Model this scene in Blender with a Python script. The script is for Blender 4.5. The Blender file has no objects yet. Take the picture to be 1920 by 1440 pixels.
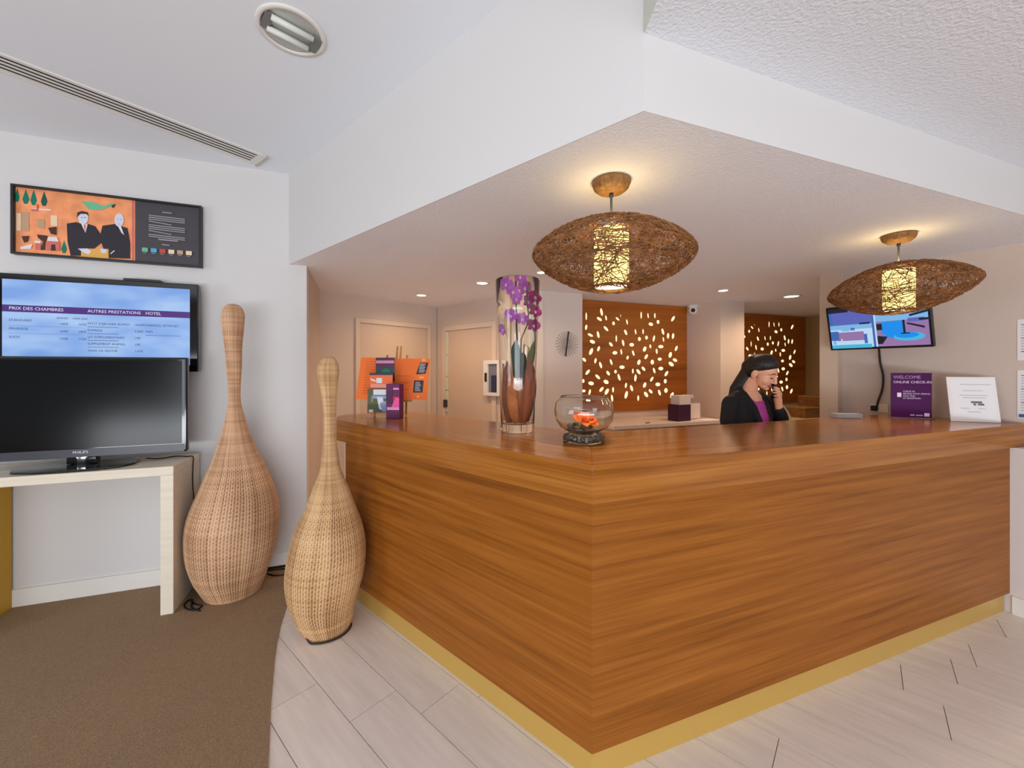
import bpy, bmesh, math, random
from mathutils import Vector, Matrix
random.seed(7)
S = bpy.context.scene
COL = S.collection
PI = math.pi

# ------------------------------------------------------------------ camera, world, exposure, main lights
HC = 1.445                                   # camera height
cd = bpy.data.cameras.new('camera'); cam = bpy.data.objects.new('camera', cd); COL.objects.link(cam)
cam.location = (0, 0, HC); cam.rotation_euler = (PI/2, 0, 0)
cd.sensor_width = 36; cd.lens = 750/1920*36; cd.shift_y = -26/1920; cd.clip_start = .05; cd.clip_end = 60
S.camera = cam
S.view_settings.view_transform = 'Standard'; S.view_settings.look = 'None'
S.view_settings.gamma = 1; S.view_settings.use_curve_mapping = False
S.view_settings.exposure = -.72

w = bpy.data.worlds.new('world'); S.world = w; w.use_nodes = True
w.node_tree.nodes['Background'].inputs[0].default_value = (.86, .92, 1, 1)
w.node_tree.nodes['Background'].inputs[1].default_value = 0.55

def area(name, loc, target, sx, sy, power, color):
    l = bpy.data.lights.new(name, 'AREA'); l.shape = 'RECTANGLE'; l.size = sx; l.size_y = sy; l.energy = power; l.color = color
    o = bpy.data.objects.new(name, l); COL.objects.link(o); o.location = loc
    o.rotation_euler = (Vector(target)-Vector(loc)).to_track_quat('-Z', 'Y').to_euler()
    return o
# daylight through the glazed front of the lobby, behind the camera
area('daylight_front', (-.25, -4.0, .95), (-.2, 2, 1.9), 3.4, 1.6, 120, (.86, .925, 1))
area('daylight_right', (3.0, -4.0, 1.3), (1.2, 2, 2.2), 2.8, 2.2, 35, (.86, .925, 1))
area('daylight_left', (-5.5, -1.2, 1.35), (0, 1.2, 2.0), 3.2, 2.2, 165, (.86, .925, 1))

area('ceiling_fill', (.2, -3.7, .25), (.2, .4, 2.9), 6.5, .8, 300, (.9, .95, 1))  # added fill aimed upward to brighten the ceilings, like light bounced off pavement

# ------------------------------------------------------------------ directions of the plan (camera looks along +Y)
def unit(v): v = Vector(v); return v/v.length
R = unit((2015, 750)); P = Vector((-R.y, R.x))           # along the right counter arm and the television wall; away from the viewer
NL = unit((850, -750)); Q = Vector((-NL.y, NL.x))        # along the left counter arm, towards the corner
C = Vector((.277, 1.384))                                # counter corner on the floor
W = Vector((-2.356, 2.689))                              # a point of the television wall
PO = Vector((.792, 4.399))                               # left end of the lit leaf panel
B0 = Vector((-1.872, 3.9)); D0 = Vector((-.908, 4.937)); K0 = Vector((.2245, 3.915))
A0 = C + R*3.05 - P*.05; A1 = C + R*2.91 + P*.85
WD = (A1-A0).normalized(); NW = -WD
ZS, ZR, ZL = 2.225, 2.46, 2.89                           # ceilings: over the desk, right, left
ZT, ZF = 1.12, .986                                      # counter top and underside of its apron
def ang(d): return math.atan2(d.y, d.x)
def fr(o, d, s, t, z=0):
    p = o + d*s + Vector((-d.y, d.x))*t
    return Vector((p.x, p.y, z))

# ------------------------------------------------------------------ materials
def lin(c):
    return tuple(((x/255)/12.92 if x/255 <= .04045 else ((x/255+.055)/1.055)**2.4) for x in c)
MATS = {}
def mat(name, rgb, rough=.6, metal=0, spec=.5, emit=None, estr=0, vary=0, vscale=20, bump=0, bscale=60, stretch=None, trans=0, alpha=1, ior=1.45, rand=0, coat=0):
    if name in MATS: return MATS[name]
    m = bpy.data.materials.new(name); m.use_nodes = True; MATS[name] = m
    nt = m.node_tree; b = nt.nodes['Principled BSDF']
    c = lin(rgb) + (1,)
    b.inputs['Base Color'].default_value = c; b.inputs['Roughness'].default_value = rough; b.inputs['Metallic'].default_value = metal
    b.inputs['Specular IOR Level'].default_value = spec; b.inputs['IOR'].default_value = ior
    if trans: b.inputs['Transmission Weight'].default_value = trans
    if alpha < 1: b.inputs['Alpha'].default_value = alpha
    if coat: b.inputs['Coat Weight'].default_value = coat; b.inputs['Coat Roughness'].default_value = .08
    if emit is not None:
        b.inputs['Emission Color'].default_value = lin(emit) + (1,); b.inputs['Emission Strength'].default_value = estr
    tc = None
    if vary or bump:
        tc = nt.nodes.new('ShaderNodeTexCoord'); mp = nt.nodes.new('ShaderNodeMapping'); nt.links.new(tc.outputs['Object'], mp.inputs[0])
        if stretch: mp.inputs['Scale'].default_value = stretch
    col = None
    if vary:
        n = nt.nodes.new('ShaderNodeTexNoise'); n.inputs['Scale'].default_value = vscale; n.inputs['Detail'].default_value = 6; nt.links.new(mp.outputs[0], n.inputs[0])
        mr = nt.nodes.new('ShaderNodeMapRange'); mr.inputs['From Min'].default_value = .3; mr.inputs['From Max'].default_value = .7
        mr.inputs['To Min'].default_value = 1-vary; mr.inputs['To Max'].default_value = 1+vary; nt.links.new(n.outputs[0], mr.inputs[0])
        col = mr.outputs[0]
    if rand:
        oi = nt.nodes.new('ShaderNodeObjectInfo'); r2 = nt.nodes.new('ShaderNodeMapRange'); r2.inputs['To Min'].default_value = 1-rand; r2.inputs['To Max'].default_value = 1+rand
        nt.links.new(oi.outputs['Random'], r2.inputs[0])
        if col is None: col = r2.outputs[0]
        else:
            mm = nt.nodes.new('ShaderNodeMath'); mm.operation = 'MULTIPLY'; nt.links.new(col, mm.inputs[0]); nt.links.new(r2.outputs[0], mm.inputs[1]); col = mm.outputs[0]
    if col is not None:
        vm = nt.nodes.new('ShaderNodeVectorMath'); vm.operation = 'SCALE'; vm.inputs[0].default_value = c[:3]; nt.links.new(col, vm.inputs['Scale']); nt.links.new(vm.outputs[0], b.inputs['Base Color'])
    if bump:
        n = nt.nodes.new('ShaderNodeTexNoise'); n.inputs['Scale'].default_value = bscale; n.inputs['Detail'].default_value = 4; nt.links.new(mp.outputs[0], n.inputs[0])
        bp = nt.nodes.new('ShaderNodeBump'); bp.inputs['Strength'].default_value = bump; bp.inputs['Distance'].default_value = .01; nt.links.new(n.outputs[0], bp.inputs['Height']); nt.links.new(bp.outputs[0], b.inputs['Normal'])
    return m

def wood(name, dark, mid, light, rough=.32, sc=(.55, 16, 16), spec=.5, bands=1.0):
    if name in MATS: return MATS[name]
    m = bpy.data.materials.new(name); m.use_nodes = True; MATS[name] = m
    nt = m.node_tree; b = nt.nodes['Principled BSDF']; b.inputs['Roughness'].default_value = rough; b.inputs['Specular IOR Level'].default_value = spec
    tc = nt.nodes.new('ShaderNodeTexCoord')
    def noise(scale, detail, dist=0):
        mp = nt.nodes.new('ShaderNodeMapping'); mp.inputs['Scale'].default_value = scale; nt.links.new(tc.outputs['Object'], mp.inputs[0])
        n = nt.nodes.new('ShaderNodeTexNoise'); n.inputs['Scale'].default_value = 1; n.inputs['Detail'].default_value = detail; n.inputs['Distortion'].default_value = dist
        nt.links.new(mp.outputs[0], n.inputs[0]); return n.outputs[0]
    a = noise(sc, 5, .12); f = noise((sc[0]*3, sc[1]*5, sc[2]*5), 3)
    mx = nt.nodes.new('ShaderNodeMath'); mx.operation = 'MULTIPLY_ADD'; mx.inputs[1].default_value = .45; nt.links.new(f, mx.inputs[0]); nt.links.new(a, mx.inputs[2])
    cr = nt.nodes.new('ShaderNodeValToRGB'); nt.links.new(mx.outputs[0], cr.inputs[0])
    e = cr.color_ramp.elements; e[0].position = .45; e[0].color = lin(dark)+(1,); e[1].position = .98; e[1].color = lin(light)+(1,)
    k = e.new(.66); k.color = lin(mid)+(1,)
    nt.links.new(cr.outputs[0], b.inputs['Base Color'])
    bp = nt.nodes.new('ShaderNodeBump'); bp.inputs['Strength'].default_value = .06; nt.links.new(f, bp.inputs['Height']); nt.links.new(bp.outputs[0], b.inputs['Normal'])
    return m

def glow(name, rgb, strength):
    if name in MATS: return MATS[name]
    m = bpy.data.materials.new(name); m.use_nodes = True; MATS[name] = m
    nt = m.node_tree; b = nt.nodes['Principled BSDF']; b.inputs['Base Color'].default_value = (.02, .02, .02, 1); b.inputs['Roughness'].default_value = .25
    b.inputs['Emission Color'].default_value = lin(rgb)+(1,); b.inputs['Emission Strength'].default_value = strength
    return m

WHITE = mat('white_wall_paint', (217, 214, 213), .75, bump=.02, bscale=180)
CEIL = mat('smooth_ceiling_paint', (238, 242, 248), .8)
STIP = mat('stippled_ceiling_paint', (234, 236, 242), .85, bump=.55, bscale=95)
SOFT = mat('soffit_stipple_paint', (242, 241, 246), .85, bump=.35, bscale=110)
BEIGE = mat('beige_wall_paint', (210, 191, 178), .75, bump=.02, bscale=160)
DOORP = mat('beige_door_paint', (204, 182, 164), .55)
TRIMW = mat('white_gloss_trim', (232, 228, 222), .4)
WOOD_F = wood('counter_oak_front', (112, 61, 14), (139, 80, 22), (163, 99, 36), .42, (1.0, 34, 34), .2, (.55, 30, 30))
WOOD_T = wood('counter_oak_top', (128, 73, 22), (152, 91, 32), (176, 114, 50), .17, (1.0, 38, 38), .3, (.6, 34, 34))
BRASS = mat('gold_laminate', (206, 168, 88), .3, .35)
PALEW = wood('pale_ash_laminate', (224, 210, 188), (230, 218, 198), (236, 225, 207), .45, (1.2, 40, 40))
MUST = mat('mustard_laminate', (196, 150, 10), .45)
BLACK = mat('black_plastic', (22, 22, 24), .35)
GLOSS = mat('gloss_black_bezel', (14, 14, 16), .06, coat=.5)
DGREY = mat('dark_grey_metal', (70, 70, 74), .4, .5)
CHROME = mat('chrome', (200, 200, 205), .18, 1)
GLASS = mat('clear_glass', (250, 252, 250), .0, trans=1, ior=1.45)
ACRYL = mat('clear_acrylic', (245, 248, 250), .04, trans=1, ior=1.2)
RATTAN = None
PAPER = mat('white_paper', (236, 232, 232), .6)
CABLE = mat('black_cable', (18, 16, 16), .5)

# ------------------------------------------------------------------ mesh helpers
class MB:
    def __init__(s): s.v = []; s.f = []; s.m = []; s.smooth = False; s.uv = None
    def quad(s, pts, m=0):
        n = len(s.v); s.v += [tuple(p) for p in pts]; s.f.append(tuple(range(n, n+len(pts)))); s.m.append(m); return s
    def prism(s, poly, z0, z1, m=0):
        n = len(s.v); k = len(poly)
        a = sum(poly[i][0]*poly[(i+1) % k][1]-poly[(i+1) % k][0]*poly[i][1] for i in range(k))
        if a < 0: poly = poly[::-1]
        s.v += [(p[0], p[1], z0) for p in poly] + [(p[0], p[1], z1) for p in poly]
        s.f.append(tuple(range(n+k-1, n-1, -1))); s.f.append(tuple(range(n+k, n+2*k))); s.m += [m, m]
        for i in range(k):
            j = (i+1) % k; s.f.append((n+i, n+j, n+k+j, n+k+i)); s.m.append(m)
        return s
    def box(s, x0, x1, y0, y1, z0, z1, m=0): return s.prism([(x0, y0), (x1, y0), (x1, y1), (x0, y1)], z0, z1, m)
    def lathe(s, prof, n=32, cap0=True, cap1=True, m=0, off=None, c=(0, 0)):
        b = len(s.v)
        for i, (r, z) in enumerate(prof):
            ox, oy = off(i) if off else c
            for k in range(n):
                a = 2*PI*k/n; s.v.append((ox+r*math.cos(a), oy+r*math.sin(a), z))
        for i in range(len(prof)-1):
            for k in range(n):
                j = (k+1) % n; s.f.append((b+i*n+k, b+i*n+j, b+(i+1)*n+j, b+(i+1)*n+k)); s.m.append(m)
        if cap0: s.f.append(tuple(range(b+n-1, b-1, -1))); s.m.append(m)
        if cap1: e = b+(len(prof)-1)*n; s.f.append(tuple(range(e, e+n))); s.m.append(m)
        return s
    def tube(s, pts, r, n=8, m=0, caps=True):
        pts = [Vector(p) for p in pts]; rs = r if isinstance(r, (list, tuple)) else [r]*len(pts)
        b = len(s.v); up = None
        for i, p in enumerate(pts):
            d = (pts[min(i+1, len(pts)-1)]-pts[max(i-1, 0)]).normalized()
            if up is None:
                up = d.orthogonal().normalized()
            u = (up - d*up.dot(d))
            u = u.normalized() if u.length > 1e-6 else d.orthogonal().normalized()
            v = d.cross(u); up = u
            for k in range(n):
                a = 2*PI*k/n; s.v.append(tuple(p+(u*math.cos(a)+v*math.sin(a))*rs[i]))
        for i in range(len(pts)-1):
            for k in range(n):
                j = (k+1) % n; s.f.append((b+i*n+k, b+i*n+j, b+(i+1)*n+j, b+(i+1)*n+k)); s.m.append(m)
        if caps:
            s.f.append(tuple(range(b+n-1, b-1, -1))); e = b+(len(pts)-1)*n; s.f.append(tuple(range(e, e+n))); s.m += [m, m]
        return s
    def ball(s, c, r, n=16, rings=10, m=0, mat3=None):
        c = Vector(c); r = Vector(r) if not isinstance(r, (int, float)) else Vector((r, r, r))
        b = len(s.v)
        M = mat3 if mat3 is not None else Matrix.Identity(3)
        for i in range(rings+1):
            ph = PI*i/rings
            for k in range(n):
                a = 2*PI*k/n
                s.v.append(tuple(c + M @ Vector((r.x*math.sin(ph)*math.cos(a), r.y*math.sin(ph)*math.sin(a), -r.z*math.cos(ph)))))
        for i in range(rings):
            for k in range(n):
                j = (k+1) % n; s.f.append((b+i*n+k, b+i*n+j, b+(i+1)*n+j, b+(i+1)*n+k)); s.m.append(m)
        return s
    def mesh(s, name, mats):
        me = bpy.data.meshes.new(name); me.from_pydata(s.v, [], s.f)
        for q in (mats if isinstance(mats, (list, tuple)) else [mats]): me.materials.append(q)
        if any(s.m): me.polygons.foreach_set('material_index', s.m)
        if s.smooth: me.polygons.foreach_set('use_smooth', [True]*len(me.polygons))
        me.validate(); me.update()
        return me
    def build(s, name, mats, parent=None, loc=None, rotz=None, smooth=None, bevel=0, seg=2):
        if smooth is not None: s.smooth = smooth
        o = bpy.data.objects.new(name, s.mesh(name, mats)); COL.objects.link(o)
        if parent: o.parent = parent
        if loc is not None: o.location = loc
        if rotz is not None: o.rotation_euler = (0, 0, rotz)
        if bevel:
            bv = o.modifiers.new('bevel', 'BEVEL'); bv.width = bevel; bv.segments = seg; bv.limit_method = 'ANGLE'
        return o

def tag(o, label, cat, group=None, kind=None):
    o['label'] = label; o['category'] = cat
    if group: o['group'] = group
    if kind: o['kind'] = kind
    return o
def thing(name, label, cat, loc=(0, 0, 0), rotz=0, group=None):
    o = bpy.data.objects.new(name, None); COL.objects.link(o); o.location = loc; o.rotation_euler = (0, 0, rotz); o.empty_display_size = .1
    return tag(o, label, cat, group)
def struct(o): o['kind'] = 'structure'; return o
def copy_tree(o, parent=None):
    c = o.copy(); COL.objects.link(c)
    if parent is not None: c.parent = parent
    for ch in list(o.children): copy_tree(ch, c)
    return c
def text(name, body, size, m, parent, x, z, y, align='LEFT', ext=.0003, rot=None, sx=1.0):
    cu = bpy.data.curves.new(name, 'FONT'); cu.body = body; cu.size = size; cu.extrude = ext; cu.align_x = align; cu.resolution_u = 2
    cu.materials.append(m)
    t_ = bpy.data.objects.new('text_source', cu); COL.objects.link(t_)
    me = bpy.data.meshes.new_from_object(t_); me.name = name; bpy.data.objects.remove(t_); bpy.data.curves.remove(cu)
    if not me.materials: me.materials.append(m)
    o = bpy.data.objects.new(name, me); COL.objects.link(o); o.parent = parent; o.location = (x, y, z); o.rotation_euler = rot or (PI/2, 0, 0); o.scale = (sx, 1, 1)
    return o
def art(name, shapes, mats, parent, y=0, dy=.0004, loc=None):
    """flat print: layered polygons (material index, [(x, z)...]) facing -y"""
    b = MB()
    for i, (mi, pts) in enumerate(shapes):
        a = sum(pts[k][0]*pts[(k+1) % len(pts)][1]-pts[(k+1) % len(pts)][0]*pts[k][1] for k in range(len(pts)))
        if a < 0: pts = pts[::-1]
        b.quad([(p[0], y-dy*(i+1), p[1]) for p in pts], mi)
    return b.build(name, mats, parent, loc=loc)
def rect(x0, x1, z0, z1): return [(x0, z0), (x1, z0), (x1, z1), (x0, z1)]
def oval(cx, cz, rx, rz, n=14, a0=0, rot=0):
    out = []
    for k in range(n):
        a = a0+2*PI*k/n; x, z = rx*math.cos(a), rz*math.sin(a)
        out.append((cx+x*math.cos(rot)-z*math.sin(rot), cz+x*math.sin(rot)+z*math.cos(rot)))
    return out
# ------------------------------------------------------------------ setting: floors
floor = struct(MB().box(-6, 6.5, -4.2, 7.5, -.06, -.0065).build('floor', mat('tile_grout', (176, 164, 156), .8)))
TILE = mat('whitewashed_wood_tile', (236, 225, 217), .38, vary=.075, vscale=6, stretch=(.5, 5, 1), rand=.03, bump=.03, bscale=8)
pw, pl = .2165, .9
pm = MB().box(0, pl-.003, 0, pw-.003, -.0065, 0).mesh('plank', TILE)
joint = {-.645: -1.185, -.4285: -.877, -.212: -.69, 1.3035: .84, 1.52: 1.03, 1.7365: 1.118}
for k in range(-5, 19):
    q = -.645+pw*k
    off = None
    for a, b in joint.items():
        if abs(a-q) < .02: off = b
    if off is None: off = random.uniform(0, pl)
    n0 = math.floor((-3.4-off)/pl)
    for i in range(n0, n0+9):
        s = off+i*pl; c = C+NL*(s+pl/2)+Q*(q+pw/2)
        if c.y < 0 or c.y > 4.9 or c.x > 4.5 or abs(c.x) > c.y*1.36+2.2: continue
        if (c-W).dot(P) > -.1 and c.x < -1.9 or c.x < -2.2: continue
        o = bpy.data.objects.new('plank', pm); COL.objects.link(o); o.parent = floor
        o.location = fr(C, NL, s, q, 0); o.rotation_euler = (0, 0, ang(NL))
carpet_edge = [(-1.632, 2.945), (-1.52, 2.76), (-1.459, 2.637), (-1.392, 2.486), (-1.314, 2.277), (-1.25, 2.13), (-1.178, 1.985), (-1.043, 1.731), (-.885, 1.453), (-.76, 1.24), (-.62, 1.0), (-.45, .72), (-.2, .3), (.1, -.2), (.3, -1)]
cw = fr(W, R, -3.6, -.001)
CARPET = mat('brown_loop_carpet', (166, 139, 110), .95, vary=.3, vscale=260, bump=.8, bscale=320, spec=.1)
struct(MB().prism(carpet_edge+[(.3, -4), (-5.5, -4), (cw.x, cw.y)], 0, .006).build('floor_carpet', CARPET))

# ------------------------------------------------------------------ setting: walls
def wall(name, o, d, s0, s1, z0, z1, m, th=.12, t0=0):
    return struct(MB().box(s0, s1, t0, t0+th, z0, z1).build(name, m, loc=(o.x, o.y, 0), rotz=ang(d)))
wall('wall_left', W, R, -3.6, .874, -.05, ZL, WHITE)
wall('wall_left_return', fr(W, R, .874, .12).to_2d(), P, 0, .86, -.05, ZS, BEIGE, .1)
wall('wall_back', B0, Q, -.1, 1.56, -.05, ZS, BEIGE)
wall('wall_back_door', D0, NL, -.02, 1.512, -.05, ZS, BEIGE)
struct(MB().prism([tuple(K0), tuple(K0+R*.53), tuple(K0+R*.53+P*.5), tuple(K0+P*.5)], -.05, ZS).build('wall_back_pier', mat('pale_pier_paint', (222, 208, 200), .75)))
struct(MB().prism([tuple(K0-NL*.03-Q*.006), tuple(K0-Q*.006-P*.004), tuple(K0+R*.085-P*.008), tuple(K0+R*.085+P*.01), tuple(K0-NL*.03+Q*.01)], 0, ZS).build('trim_corner', mat('pale_trim', (226, 216, 204), .5)))
wall('wall_back_panel', PO, R, -.3, 1.46, -.05, ZS, mat('blush_wall_paint', (224, 200, 186), .75), .12, .03)
struct(MB().box(1.457, 1.815, -.48, .35, -.05, ZS).build('wall_back_column', BEIGE, loc=(PO.x, PO.y, 0), rotz=ang(R)))
wall('wall_far', PO, R, 1.8, 4.0, -.05, ZS, BEIGE, .12, .17)
struct(MB().box(3.81, 3.93, -2.2, .2, -.05, ZS).build('wall_far_side', mat('ochre_wall_paint', (190, 158, 110), .75), loc=(PO.x, PO.y, 0), rotz=ang(R)))
wall('wall_right', A0, NW, -1.0, 0.02, -.05, ZS, BEIGE)
struct(MB().box(-1.09, -.965, -.085, .1, -.05, ZS).build('wall_right_pier', mat('pier_paint', (214, 192, 172), .75), loc=(A0.x, A0.y, 0), rotz=ang(NW)))
rw = C + R*2.875
lowp = -P
struct(MB().box(-.1, 3.5, 0, .30, 0, ZF-.001).build('wall_right_low', mat('white_low_wall_paint', (222, 212, 206), .7), loc=(rw.x, rw.y, 0), rotz=ang(lowp)))
struct(MB().box(.012, 3.5, -.012, 0, 0, .105).build('baseboard_right', TRIMW, loc=(rw.x, rw.y, 0), rotz=ang(lowp)))
a2 = fr(A0, NW, .03, 0).to_2d()
wall('wall_right_front', a2, -P, -.02, 3.4, ZF, ZR+.02, BEIGE)
struct(MB().box(-3.6, .80, -.014, -.0005, .006, .111).build('baseboard_left', TRIMW, loc=(W.x, W.y, 0), rotz=ang(R)))
struct(MB().box(.235, .874, -.022, -.0145, .0062, .02).build('gap_shadow_strip', mat('gap_shadow_dark', (38, 32, 30), .7), loc=(W.x, W.y, 0), rotz=ang(R)))  # dark strip painted for the shadowed gap along the foot of the wall
# lobby behind the camera: front wall with two glazed openings, side walls
LOB = mat('lobby_front_paint', (150, 132, 118), .8)
struct(MB().box(-6, 6.5, -4.3, -4.1, -.05, .25).box(-6, 6.5, -4.3, -4.1, 2.45, ZL).box(-6, -4.8, -4.3, -4.1, .25, 2.45).box(-1.2, .4, -4.3, -4.1, .25, 2.45).box(4.0, 6.5, -4.3, -4.1, .25, 2.45).build('wall_front', LOB))
struct(MB().box(-6.1, -5.7, -4.3, 1.6, -.05, ZL).build('wall_lobby_left', LOB))
struct(MB().box(4.6, 4.75, -4.3, -.4, -.05, ZL).build('wall_lobby_right', LOB))

# ------------------------------------------------------------------ setting: ceilings and the dropped soffit
sc = Vector((.399, 1.206)); sw = Vector((-1.643, 2.955)); sr = sc + R*3.6
xs = sc.x
lw = fr(W, R, -3.6, 0)
struct(MB().prism([tuple(sw), tuple(sc), (xs, -4.2), (-6, -4.2), (-6, lw.y), (lw.x, lw.y)], ZL, ZL+.1).build('ceiling', CEIL))
struct(MB().prism([tuple(sc), tuple(sr), (4.8, sr.y), (4.8, -4.2), (xs, -4.2)], ZR, ZL+.1).build('ceiling_right', [STIP]))
struct(MB().prism([tuple(sw+Vector((.0, .0))), tuple(sc), tuple(sr), (6.2, 6.8), (-.5, 6.4), (-2.4, 4.4), tuple(sw+P*.05)], ZS, ZL+.1).build('ceiling_soffit', [SOFT]))
# painted faces of the soffit, a skim of board over it
struct(MB().prism([tuple(sw), tuple(sc), tuple(sc-Q*.004), tuple(sw-Q*.004)], ZS, ZL).build('trim_soffit_left', WHITE))
struct(MB().prism([tuple(sc-Q*.004), tuple(sr-P*.004), tuple(sr), tuple(sc)], ZS, ZR).build('trim_soffit_right', WHITE))
struct(MB().box(xs-.004, xs, -4.1, sc.y-.003, ZR, ZL).build('trim_ceiling_step', mat('greenish_white_paint', (214, 214, 204), .8)))

# ------------------------------------------------------------------ doors of the back room
def door(name, o, d, s0, s1, top, fw, handle):
    e = bpy.data.objects.new(name, None); COL.objects.link(e); e.location = (o.x, o.y, 0); e.rotation_euler = (0, 0, ang(d)); e['kind'] = 'structure'
    MB().box(s0-fw, s0, -.022, -.0005, 0, top+fw).box(s1, s1+fw, -.022, -.0005, 0, top+fw).box(s0, s1, -.022, -.0005, top, top+fw).build('door_frame', mat('door_frame_paint', (214, 194, 176), .5), e, bevel=.004)
    MB().box(s0+.004, s1-.004, -.004, .02, 0.005, top-.006).build('door_leaf', DOORP, e)
    return e
d1 = door('door_1', B0, Q, .405, 1.27, 1.945, .05, 0)
d2 = door('door_2', D0, NL, .15, .935, 1.915, .06, 1)
HINGE = mat('hinge_strip', (214, 222, 206), .3, .2)
for i, (z0, z1) in enumerate([(.95, 1.2), (1.21, 1.36), (1.37, 1.62), (1.63, 1.905)]):
    MB().box(.155, .195, -.016, -.0045, z0, z1).build('hinge', HINGE, d2)
MB().box(.13, .2, -.03, -.0225, 1.0, 1.09).build('door_closer', DGREY, d2)

# ------------------------------------------------------------------ reception counter
rc = thing('reception_counter', 'oak veneered L-shaped reception counter with gold plinth in front of the receptionist', 'counter')
def cpart(name, m, d, poly, z0, z1, bevel=0, label=None):
    o = MB().prism(poly, z0, z1).build(name, m, rc, loc=(C.x, C.y, 0), rotz=ang(d), bevel=bevel)
    if label: o['label'] = label
    return o
tk = .5988
def rend(t): return 3.05-(.14/.9)*(t+.05)-.003
ov = -.018
cpart('countertop', WOOD_T, R, [(tk*ov, ov), (rend(ov), ov), (rend(.6), .6), (tk*.6, .6)], ZF, ZT, .0015)
lt = [(-tk*ov, ov), (-1.884, ov), (-2.02, .045), (-2.10, .10), (-2.14, .18), (-2.06, .6), (-tk*.6, .6)]
cpart('countertop', WOOD_T, NL, lt, ZF, ZT, .0015)
cpart('front_panel', WOOD_F, R, [(0, 0), (2.873, 0), (2.873, .03), (tk*.03, .03)], .115, ZF)
cpart('front_panel', WOOD_F, NL, [(0, 0), (-1.797, 0), (-1.797, .03), (-tk*.03, .03)], .115, ZF)
pr = .02
cpart('plinth', BRASS, R, [(tk*pr, pr), (2.865, pr), (2.865, pr+.03), (tk*(pr+.03), pr+.03)], 0, .115, label='gold laminate plinth')
cpart('plinth', BRASS, NL, [(-tk*pr, pr), (-1.77, pr), (-1.77, pr+.03), (-tk*(pr+.03), pr+.03)], 0, .115, label='gold laminate plinth')
ENDP = mat('counter_end_paint', (214, 194, 182), .6)
cpart('end_panel', ENDP, NL, [(-1.799, .002), (-1.799, .03), (-2.02, .58), (-2.05, .58), (-2.02, .10)], 0, ZF, label='blush painted end panel')
cpart('back_panel', WOOD_F, R, [(tk*.57, .57), (rend(.6)-.02, .57), (rend(.6)-.02, .59), (tk*.59, .59)], 0, ZF)
cpart('back_shelf', WOOD_F, R, [(1.2, .592), (2.6, .592), (2.6, .69), (1.2, .69)], 1.0, 1.02)
cpart('back_panel', WOOD_F, NL, [(-tk*.57, .57), (-2.0, .57), (-2.0, .59), (-tk*.59, .59)], 0, ZF)

# ------------------------------------------------------------------ ceiling fittings
dl = thing('ceiling_downlight', 'round recessed twin-tube downlight, unlit, in the high ceiling', 'ceiling light', (-.938, 1.703, ZL))
MB().lathe([(.118, 0), (.134, -.001), (.132, -.008), (.116, -.011), (.112, -.004)], 48, False, False).build('trim_ring', TRIMW, dl, smooth=True)
MB().lathe([(.114, -.003), (.085, -.0012), (.0, -.0008)], 40, False, False).build('reflector', mat('dull_reflector', (196, 198, 194), .3, .5), dl, smooth=True)
tubeM = mat('frosted_tube', (226, 230, 222), .3)
for k in (-.035, .035):
    b = MB(); d = Vector((.72, .69)); n = Vector((-.69, .72))
    b.tube([tuple(n*k-d*.085)+(-.014,), tuple(n*k+d*.075)+(-.014,)], .012, 12).build('lamp_tube', tubeM, dl, smooth=True)
for a in (.76+PI, .76):
    MB().box(-.016, .016, -.045, .045, -.014, -.002).build('lamp_holder', mat('grey_holder', (118, 118, 116), .5), dl, loc=(.092*math.cos(a), .092*math.sin(a), 0), rotz=a)
vd = unit((.654, .858)); vp = Vector((-vd.y, vd.x))
vo = Vector((-1.681, 2.682))
vt = thing('air_vent', 'long white linear slot vent in the high ceiling', 'vent', (vo.x, vo.y, ZL), ang(vd))
L0, L1 = -1.9, .005
MB().box(L0, L1, -.012, .0, -.008, -.0002).box(L0, L1, .158, .17, -.008, -.0002).box(L1-.02, L1+.02, 0, .158, -.008, -.0002).build('frame', TRIMW, vt)
MB().box(L1+.02, L1+.035, -.02, .178, -.012, -.0002).build('end_cap', mat('grey_cap', (190, 186, 182), .5), vt)
MB().box(L0, L1-.02, 0, .158, -.0012, -.0004).build('dark_back', mat('vent_dark', (40, 38, 40), .9), vt)
sl = MB().box(L0, L1-.02, -.0075, .0075, -.004, -.0015).mesh('slat', TRIMW)
for k in range(5):
    o = bpy.data.objects.new('slat', sl); COL.objects.link(o); o.parent = vt; o.location = (0, .011+k*.034, 0)

SPOTM = glow('warm_spot_glow', (255, 238, 214), 9)
spots = [((-.94, 4.149), 'white recessed spot before the panelled back-room door', .05, 26), ((-.266, 3.567), 'white recessed spot above the glass orchid vase', .05, 26),
         ((.233, 3.179), 'white recessed spot peeping past the left wicker lamp', .035, 16), ((2.059, 3.9), 'white recessed spot in front of the pale column', .045, 26), ((2.94, 4.209), 'white recessed spot beyond the beam by the second leaf panel', .07, 36)]
for (x, y), lab, r, e in spots:
    t = thing('recessed_spot', lab, 'ceiling light', (x, y, ZS))
    MB().lathe([(r, -.0005), (r*1.3, -.0015), (r*1.28, -.006), (r*.98, -.008)], 28, False, False).build('trim_ring', TRIMW, t, smooth=True)
    MB().lathe([(r*.98, -.003), (0.001, -.0045)], 28, False, False).build('lamp_face', SPOTM, t)
    l = bpy.data.lights.new('spot_light', 'SPOT'); l.energy = e*1.7; l.color = (1, .7, .43); l.spot_size = 2.9; l.spot_blend = 1; l.shadow_soft_size = .05
    o = bpy.data.objects.new('spot_light', l); COL.objects.link(o); o.parent = t; o.location = (0, 0, -.03)

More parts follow.
